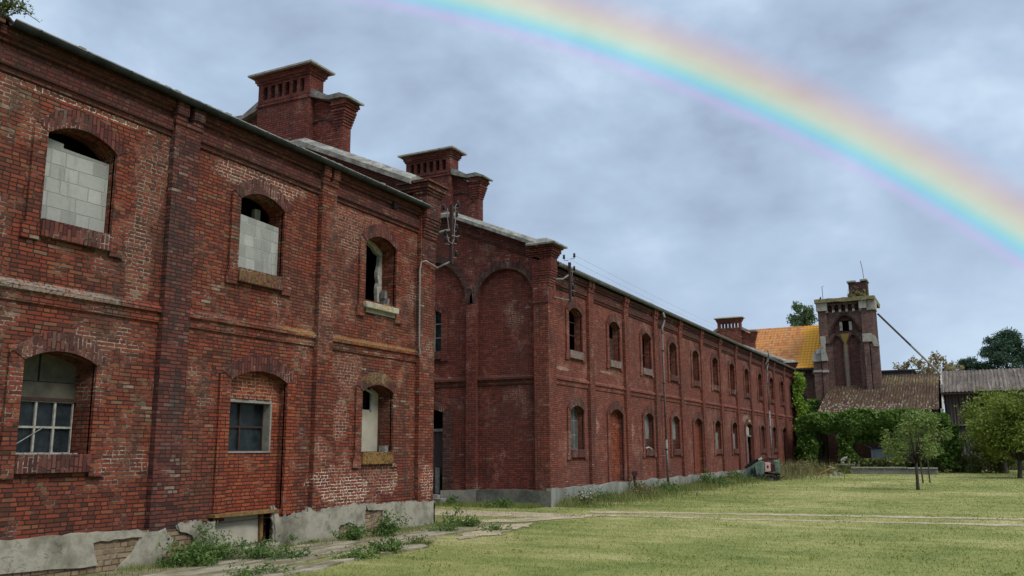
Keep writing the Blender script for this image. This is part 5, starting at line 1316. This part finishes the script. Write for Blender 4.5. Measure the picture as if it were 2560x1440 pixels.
weed((43.2,10.1,.06), .8, .5, 1200, .1, 243, 'green weed clump past the second blocked doorway')
weed((51.6,9.0,.08), 1.1, .8, 1700, .11, 245, 'dry bushy weed right of the abandoned machine', M_leaf_dry)
weed((56,8.4,.1), 1.3, .75, 1700, .12, 247, 'pale scrubby weeds between the machine and the vine', M_leaf_dry)
weed((58,7.2,.1), 1.4, .6, 1700, .12, 249, 'green scrub in front of the vine pillar', M_leaf_bush)
# white flowers in the corner weed
g = np.random.default_rng(251)
P = np.array([24.5,10.1,.3]) + g.normal(size=(46,3))*np.array([.22,.1,.09])
tag(leaf_object('white_flowers', P, .05, M_white, seed=252, aspect=.9), 'cluster of tiny white flowers at the corner of the farther wing', 'flowers')
# ================================================================== OBJECTS IN THE YARD
# rusted iron post with rubble by the first blocked doorway
t = thing('iron_post', 'short rusted iron post beside the first walled-up doorway', 'post', (29.75,10.45,0))
MB().tube([(29.75,10.42,-.05),(29.76,10.44,.5),(29.74,10.46,.82)], [.07,.06,.065], 8).build('post', M_iron, t); MB().tube([(29.66,10.40,.78),(29.84,10.5,.8)], [.10,.09], 8).build('post_head', M_iron, t)

M_green = plain('faded_green_paint', (.12,.185,.15), (.06,.085,.068), 5, rough=.6)
M_pink = plain('faded_pink_paint', (.55,.34,.33), (.42,.25,.24), 3, rough=.6)
M_dkred = plain('dark_red_metal', (.07,.016,.02), (.04,.012,.014), 5, rough=.6)
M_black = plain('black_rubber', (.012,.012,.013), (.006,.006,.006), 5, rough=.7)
m = thing('farm_machine', 'derelict green farm machine with a pink panel slumped in the weeds by the wall', 'farm machine', (47,9.4,0))
MS = .38
Mm = lambda u, d, z: (45.1 - d + .10*u, 10.10 - MS*u - .12*d, z*.90 - .07)
mb = MB(); mb.prism(Mm, [(0.05,.18),(.9,.22),(2.2,.34),(2.55,.62),(2.55,1.18),(2.1,1.22),(1.2,1.02),(.25,.75),(-.15,.42)], -.45, .42); body = mb.build('body', M_green, m, bevel=.03)
MB().prism(Mm, [(1.42,.30),(1.46,.30),(1.46,1.10),(1.42,1.10)], .42, .45).build('rib', M_greyframe, body)
MB().prism(Mm, [(.62,.30),(.66,.30),(.66,.88),(.62,.88)], .42, .45).build('rib', M_greyframe, body)
mb = MB(); mb.prism(Mm, [(.25,.80),(2.0,1.28),(2.15,1.36),(1.9,1.38),(.5,1.05),(.15,.9)], -.35, .3); mb.build('hopper_rim', M_black, m)
MB().prism(Mm, [(1.85,1.34),(2.25,1.42),(2.25,1.30),(1.9,1.24)], .1, .34).build('bent_sheet', plain('pale_mint_sheet', (.36,.50,.44), (.28,.4,.35), 4), m)
mb = MB()
wz_ = [(.75,.38),(.95,.42),(1.1,.85),(1.25,.5),(1.45,.92),(1.6,.5),(1.9,.45),(1.95,.1),(1.8,-.02),(.9,-.02),(.7,.1)]
mb.prism(Mm, wz_, .43, .60); mb.build('torn_belt', M_black, m)
mb = MB(); mb.prism(Mm, [(2.6,.62),(3.3,.66),(3.3,1.10),(2.62,1.14)], -.3, .38); pp = mb.build('panel', M_pink, m, bevel=.02); MB().prism(Mm, [(2.88,.84),(3.08,.84),(3.08,.98),(2.88,.98)], .38, .39).build('panel_opening_shade', M_black, pp)  # thin black plate stands for the shade inside the opening
mb = MB(); mb.prism(Mm, [(3.3,.62),(3.75,.66),(3.85,1.05),(3.3,1.10)], -.3, .34); mb.build('engine_block', M_dkred, m, bevel=.03)
mb = MB(); mb.prism(Mm, [(3.85,.6),(4.3,.55),(4.3,1.2),(3.7,1.28)], -.35, .3); mb.build('rear_hood', M_green, m, bevel=.03)
MB().tube([Mm(3.0,0,1.1), Mm(3.05,0,1.38), Mm(3.25,0,1.42), Mm(3.3,0,1.2)], .05, 8).build('exhaust', M_greyframe, m)
mb = MB()
for (a, b) in (((1.6,.5),(3.0,.62)),((2.6,.55),(4.4,.5)),((1.9,.12),(3.9,.02)),((3.4,.55),(3.2,.2)),((2.4,.5),(2.0,.1)),((3.6,.5),(3.9,.1))):
    mb.tube([Mm(a[0],.2,a[1]), Mm(b[0],.25,b[1])], .05, 6)
mb.build('chassis', M_black, m)
def wheel(u, z, r, d):
    mb = MB(); ring = []; N = 18
    for k in range(N):
        a = 2*math.pi*k/N; ring.append(Mm(u + (r-.07)*math.cos(a)/MS, d, z + (r-.07)*math.sin(a)))
    mb.tube(ring + [ring[0]], .08, 8, caps=False); wv = mb.build('wheel', M_black, m, smooth=True)
    mb = MB(); mb.prism(Mm, [(u+r*.55*math.cos(2*math.pi*k/12)/MS, z+r*.55*math.sin(2*math.pi*k/12)) for k in range(12)], d-.03, d+.03); mb.build('hub', M_greyframe, wv)
wheel(3.35, .22, .27, .45); wheel(1.15, .22, .25, -.5); wheel(3.5,.22,.27,-.45)
mb = MB()
for k in range(9):
    u_ = 1.9+.3*k; mb.tube([Mm(u_, .46, .55-.02*k), Mm(u_+.25, .52, .3), Mm(u_+.6, .5, .12 if k % 2 else .42)], .022, 5)
mb.build('loose_hoses', M_black, m)
MB().prism(Mm, [(2.3,1.16),(2.9,1.30),(3.9,1.26),(4.2,1.34),(3.0,1.42),(2.2,1.24)], -.3, .1).build('top_cover', M_dkred, m)
# low wall with timber beam in front of the vine
wl_ = thing('low_wall', 'long low concrete wall with a pale timber rail along its top before the vine', 'wall', (57, 4, 0))
MB().box(57.2, 57.5, 1.75, 6.45, -.1, .36).build('wall', M_concrete, wl_)
mb = MB(); mb.box(57.12, 57.26, 3.4, 6.45, .44, .52); mb.box(57.12, 57.26, 1.75, 3.36, .42, .50)
mb.build('rail', M_white, wl_)
for y in (2.0, 3.1, 4.2, 5.3, 6.3): MB().box(57.22,57.34,y,y+.1,.3,.46).build('rail_support', M_greyframe, wl_)
# blue-white trailer under the canopy
tr = thing('trailer', 'pale trailer with a dark blue top edge half hidden beneath the vine canopy', 'trailer', (62, 4.8, 0))
mb = MB(); mb.box(62.0, 63.2, 3.9, 5.7, .75, 1.55); mb.build('body', corr_mat('pale_blue_grey_sheet', (.46,.50,.52), (.36,.40,.42), (.55,.58,.6)), tr)
MB().box(61.9, 63.3, 3.8, 5.6, 1.56, 1.66).build('blue_rail', plain('blue_paint', (.05,.12,.36), (.02,.05,.15), 4), tr)
MB().box(61.9, 62.6, 3.7, 5.3, 1.67, 1.72).build('white_cover', M_white, tr)
mb = MB(); mb.tube([(61.95,5.7,.8),(61.8,6.1,.2)], .05, 6); mb.tube([(61.95,5.5,1.5),(61.8,6.2,1.95)], .05, 6); mb.build('drawbar', M_pipe, tr)
for y in (4.2, 5.3):
    mb = MB(); ring = [(61.98, y+.25*math.cos(a*math.pi/8), .38+.25*math.sin(a*math.pi/8)) for a in range(17)]; mb.tube(ring, .08, 6, caps=False); mb.build('wheel', M_black, tr, smooth=True)
# little white goat-like shapes: white bags on a rack
g = np.random.default_rng(301)
t = tag(MB().tube([(59.5,7.25,.66),(59.52,7.18,.74),(59.48,7.22,.86),(59.52,7.10,.93),(59.47,7.02,1.04),(59.5,6.93,1.02),(59.5,6.88,1.14)], [.05,.13,.10,.14,.07,.06,.015], 6).build('white_sack', M_white), 'crumpled white sack at the foot of the vine', 'sack')
rk = thing('scrap_pile', 'dark pile of scrap and sticks at the left end of the low wall', 'scrap', (59.6,7.0,0))
mb = MB()
for k in range(26):
    a = Vector((59.6+g.uniform(-.4,.4), 6.9+g.uniform(-1.0,1.2), g.uniform(.0,.35))); b = a + Vector((g.uniform(-.4,.4), g.uniform(-.7,.7), g.uniform(-.1,.35))); mb.tube([a,b], .03, 5)
mb.build('sticks', M_bark, rk)
MB().box(59.3,59.8,6.6,7.6,.58,.66).build('board', M_white, rk)
mb = MB(); mb.tube([(58.6,6.5,.02),(58.55,6.45,.5),(58.5,6.35,.75)], .05, 6); mb.tube([(58.6,6.7,.02),(58.55,6.55,.45)], .06, 6); mb.tube([(58.5,6.6,.25),(58.45,6.2,.3)], .05, 6); mb.build('white_scraps', M_cope, rk)
t = tag(MB().tube([(57.6,7.75,.55),(57.5,7.25,.28)], .05, 6).build('timber_piece', M_board), 'short pale timber lying slanted left of the scrap pile', 'timber')
t = tag(MB().tube([(53.0,8.0,.05),(53.5,7.2,.45),(53.8,6.9,.5)], .05, 6).build('rusty_bar', M_rust), 'rusty bar lying in the weeds right of the machine', 'bar')
g = np.random.default_rng(303)
for k, (x, y) in enumerate(((53.2,7.15),(54.0,6.7),(53.6,6.95))):
    v = MB(); a = [(x+.10*math.cos(i*1.05)+g.uniform(-.03,.03), y+.15*math.sin(i*1.05)) for i in range(6)]
    v.prism(lambda u, d, z: (u, z, d), a, .1, .2+.06*k)
    tag(v.build('plastic_scrap', M_white), ('white plastic scrap nearest the rusty bar', 'white plastic scrap farthest right in the weeds', 'white plastic scrap between two others in the weeds')[k], 'scrap')
# small white stones at the foot of the doorway and the corner
t = tag(MB().prism(lambda u, d, z: (u, z, d), [(22.9,14.1),(23.1,14.0),(23.12,14.35),(22.95,14.4)], 0, .22).build('rubble_block', M_cope, bevel=.03), 'pale rubble block at the foot of the gable doorway', 'rubble')

# ================================================================== RAINBOW (a real ring on a cone about its axis)
ax = Vector((0.606055,0.566405,-0.558465)).normalized(); a = ax.cross(Vector((0,0,1))).normalized(); b = a.cross(ax).normalized()
L = 2400.
th0, th1 = R(61.7), R(67.0)
started = False; mb = MB(); NS = 220; eye = Vector((0,0,1.6))
for i in range(NS+1):
    ph = math.pi*2*i/NS
    for th in (th0, th1):
        d = ax*math.cos(th) + (a*math.cos(ph) + b*math.sin(ph))*math.sin(th); mb.v.append(tuple(eye + d*L))
vv = mb.v; mb.v = []; mb.f = []; run = None
for i in range(2*NS+1):
    k = i % NS
    if vv[2*k][2] > 20 and vv[2*k+1][2] > 20:
        if run is None and i == 0: continue          # wait for a clean start below the horizon
        if run is None and not started: continue
        run = True; mb.v += [vv[2*k], vv[2*k+1]]; n = len(mb.v)
        if n >= 4: mb.f.append([n-4, n-3, n-1, n-2])
    else:
        if run: break
        started = True
s = NT('rainbow_light')
nt = s.t; s.t.nodes.remove(s.bsdf)
axw = s.n('ShaderNodeCombineXYZ'); 
for k in range(3): axw.inputs[k].default_value = ax[k]
gp = s.n('ShaderNodeVectorMath', operation='SUBTRACT'); s.put(gp.inputs[0], s.co()); gp.inputs[1].default_value = (0,0,1.6)
nrm = s.n('ShaderNodeVectorMath', operation='NORMALIZE'); s.t.links.new(gp.outputs[0], nrm.inputs[0])
dt = s.n('ShaderNodeVectorMath', operation='DOT_PRODUCT'); s.t.links.new(nrm.outputs[0], dt.inputs[0]); s.t.links.new(axw.outputs[0], dt.inputs[1])
ang = s.math('MULTIPLY', s.math('ARCCOSINE', dt.outputs['Value']), 180/math.pi)
f = s.math('DIVIDE', s.math('SUBTRACT', ang, 61.7), 5.3, clamp=True)
RC = s.ramp(f, [(0.06,(.58,.50,.86)), (.15,(.58,.50,.86)), (.205,(.34,.60,.90)), (.265,(.20,.70,.84)), (.33,(.34,.78,.66)), (.41,(.66,.80,.50)), (.50,(.80,.72,.36)), (.60,(.82,.56,.34)), (.74,(.76,.44,.42)), (.92,(.68,.46,.56))])
AC = s.ramp(f, [(0.0,0), (.05,.0), (.13,.34), (.20,.44), (.28,.56), (.38,.54), (.50,.50), (.64,.40), (.76,.22), (.92,0)])
em = s.n('ShaderNodeEmission'); s.put(em.inputs[0], RC); em.inputs[1].default_value = .57
tp = s.n('ShaderNodeBsdfTransparent'); mx = s.n('ShaderNodeMixShader'); s.put(mx.inputs[0], AC)
s.t.links.new(tp.outputs[0], mx.inputs[1]); s.t.links.new(em.outputs[0], mx.inputs[2]); s.t.links.new(mx.outputs[0], s.t.nodes['Material Output'].inputs[0])
rb = mb.build('rainbow', s.m); tag(rb, 'soft rainbow arching across the cloudy sky at the upper right', 'rainbow')

# ================================================================== WORLD, SUN, CAMERA
SUN_EL, SUN_AZ = R(48), R(-108)      # direction in the x-y plane, from +x
w = bpy.data.worlds.new('World'); scene.world = w; w.use_nodes = True
t = w.node_tree; bg = t.nodes['Background']
class WN(NT):
    def __init__(s): s.t = t; s._co = None
s = WN()
sky = s.n('ShaderNodeTexSky'); sky.sky_type = 'NISHITA'; sky.sun_disc = False; sky.sun_elevation = SUN_EL; sky.sun_rotation = math.pi/2 - SUN_AZ
tc = s.n('ShaderNodeTexCoord').outputs['Generated']
x, y, z = s.sep(tc)[0:3]
zz = s.math('ADD', s.math('MAXIMUM', z, .0), .16)
pv = s.comb(x, y, s.math('MULTIPLY', z, 1.7))
n1 = s.noise(3.1, 5, .55, vec=pv, dist=.2); n2 = s.noise(8.5, 4, .5, vec=pv)
cl = s.math('ADD', s.math('MULTIPLY', n1, .72), s.math('MULTIPLY', n2, .28))
hz = s.step(z, .55, .0)
cl = s.math('ADD', s.math('MULTIPLY', s.math('SUBTRACT', cl, .48), s.mixf(s.step(z, .02, .38), .45, 1.0)), .492)
cl = s.math('ADD', cl, s.math('MULTIPLY', s.math('SUBTRACT', z, .3), .06))
cc = s.ramp(cl, [(.40,(1.62,2.0,2.66)), (.455,(1.86,2.34,3.08)), (.52,(2.12,2.68,3.46)), (.61,(2.8,3.45,4.2))])
mixed = s.mix(.94, sky.outputs[0], cc)
low = s.step(z, -.01, -.06); mixed = s.mix(low, mixed, (1.0,1.1,.8))
zs = s.math('MULTIPLY', s.step(z, .56, .85), 1.9); zen = lambda k: s.math('ADD', 1., s.math('MULTIPLY', zs, k)); mixed = s.mix(1., mixed, s.comb(zen(1.25), zen(1.0), zen(.72)), 'MULTIPLY')
s.put(bg.inputs[0], mixed); bg.inputs[1].default_value = .12
sun = bpy.data.lights.new('sun', 'SUN'); sun.energy = 1.3; sun.angle = R(25); sun.color = (1,.96,.90)
so = bpy.data.objects.new('sun', sun); col.objects.link(so)
sd = Vector((math.cos(SUN_EL)*math.cos(SUN_AZ), math.cos(SUN_EL)*math.sin(SUN_AZ), math.sin(SUN_EL)))
so.rotation_euler = (-sd).to_track_quat('-Z', 'Y').to_euler()
cam = bpy.data.cameras.new('camera'); co_ = bpy.data.objects.new('camera', cam); col.objects.link(co_)
yaw, pitch, roll = 0.47188288, 0.18268121, -0.00625047
fwd = Vector((math.cos(pitch)*math.cos(yaw), math.cos(pitch)*math.sin(yaw), math.sin(pitch)))
right = Vector((math.sin(yaw), -math.cos(yaw), 0)); upv = right.cross(fwd)
r2 = right*math.cos(roll) + upv*math.sin(roll); u2 = -right*math.sin(roll) + upv*math.cos(roll)
Mx = Matrix((r2, u2, -fwd)).transposed().to_4x4(); Mx.translation = Vector((0,0,1.6)); co_.matrix_world = Mx
cam.sensor_width = 36; cam.lens = 2200.84/2560*36; cam.clip_end = 9000; cam.clip_start = .05
scene.camera = co_
scene.view_settings.view_transform = 'Standard'; scene.view_settings.look = 'None'; scene.view_settings.exposure = 0.86; scene.view_settings.gamma = 1
scene.render.resolution_x = 1024; scene.render.resolution_y = 576
scene.cycles.max_bounces = 5; scene.cycles.transparent_max_bounces = 8
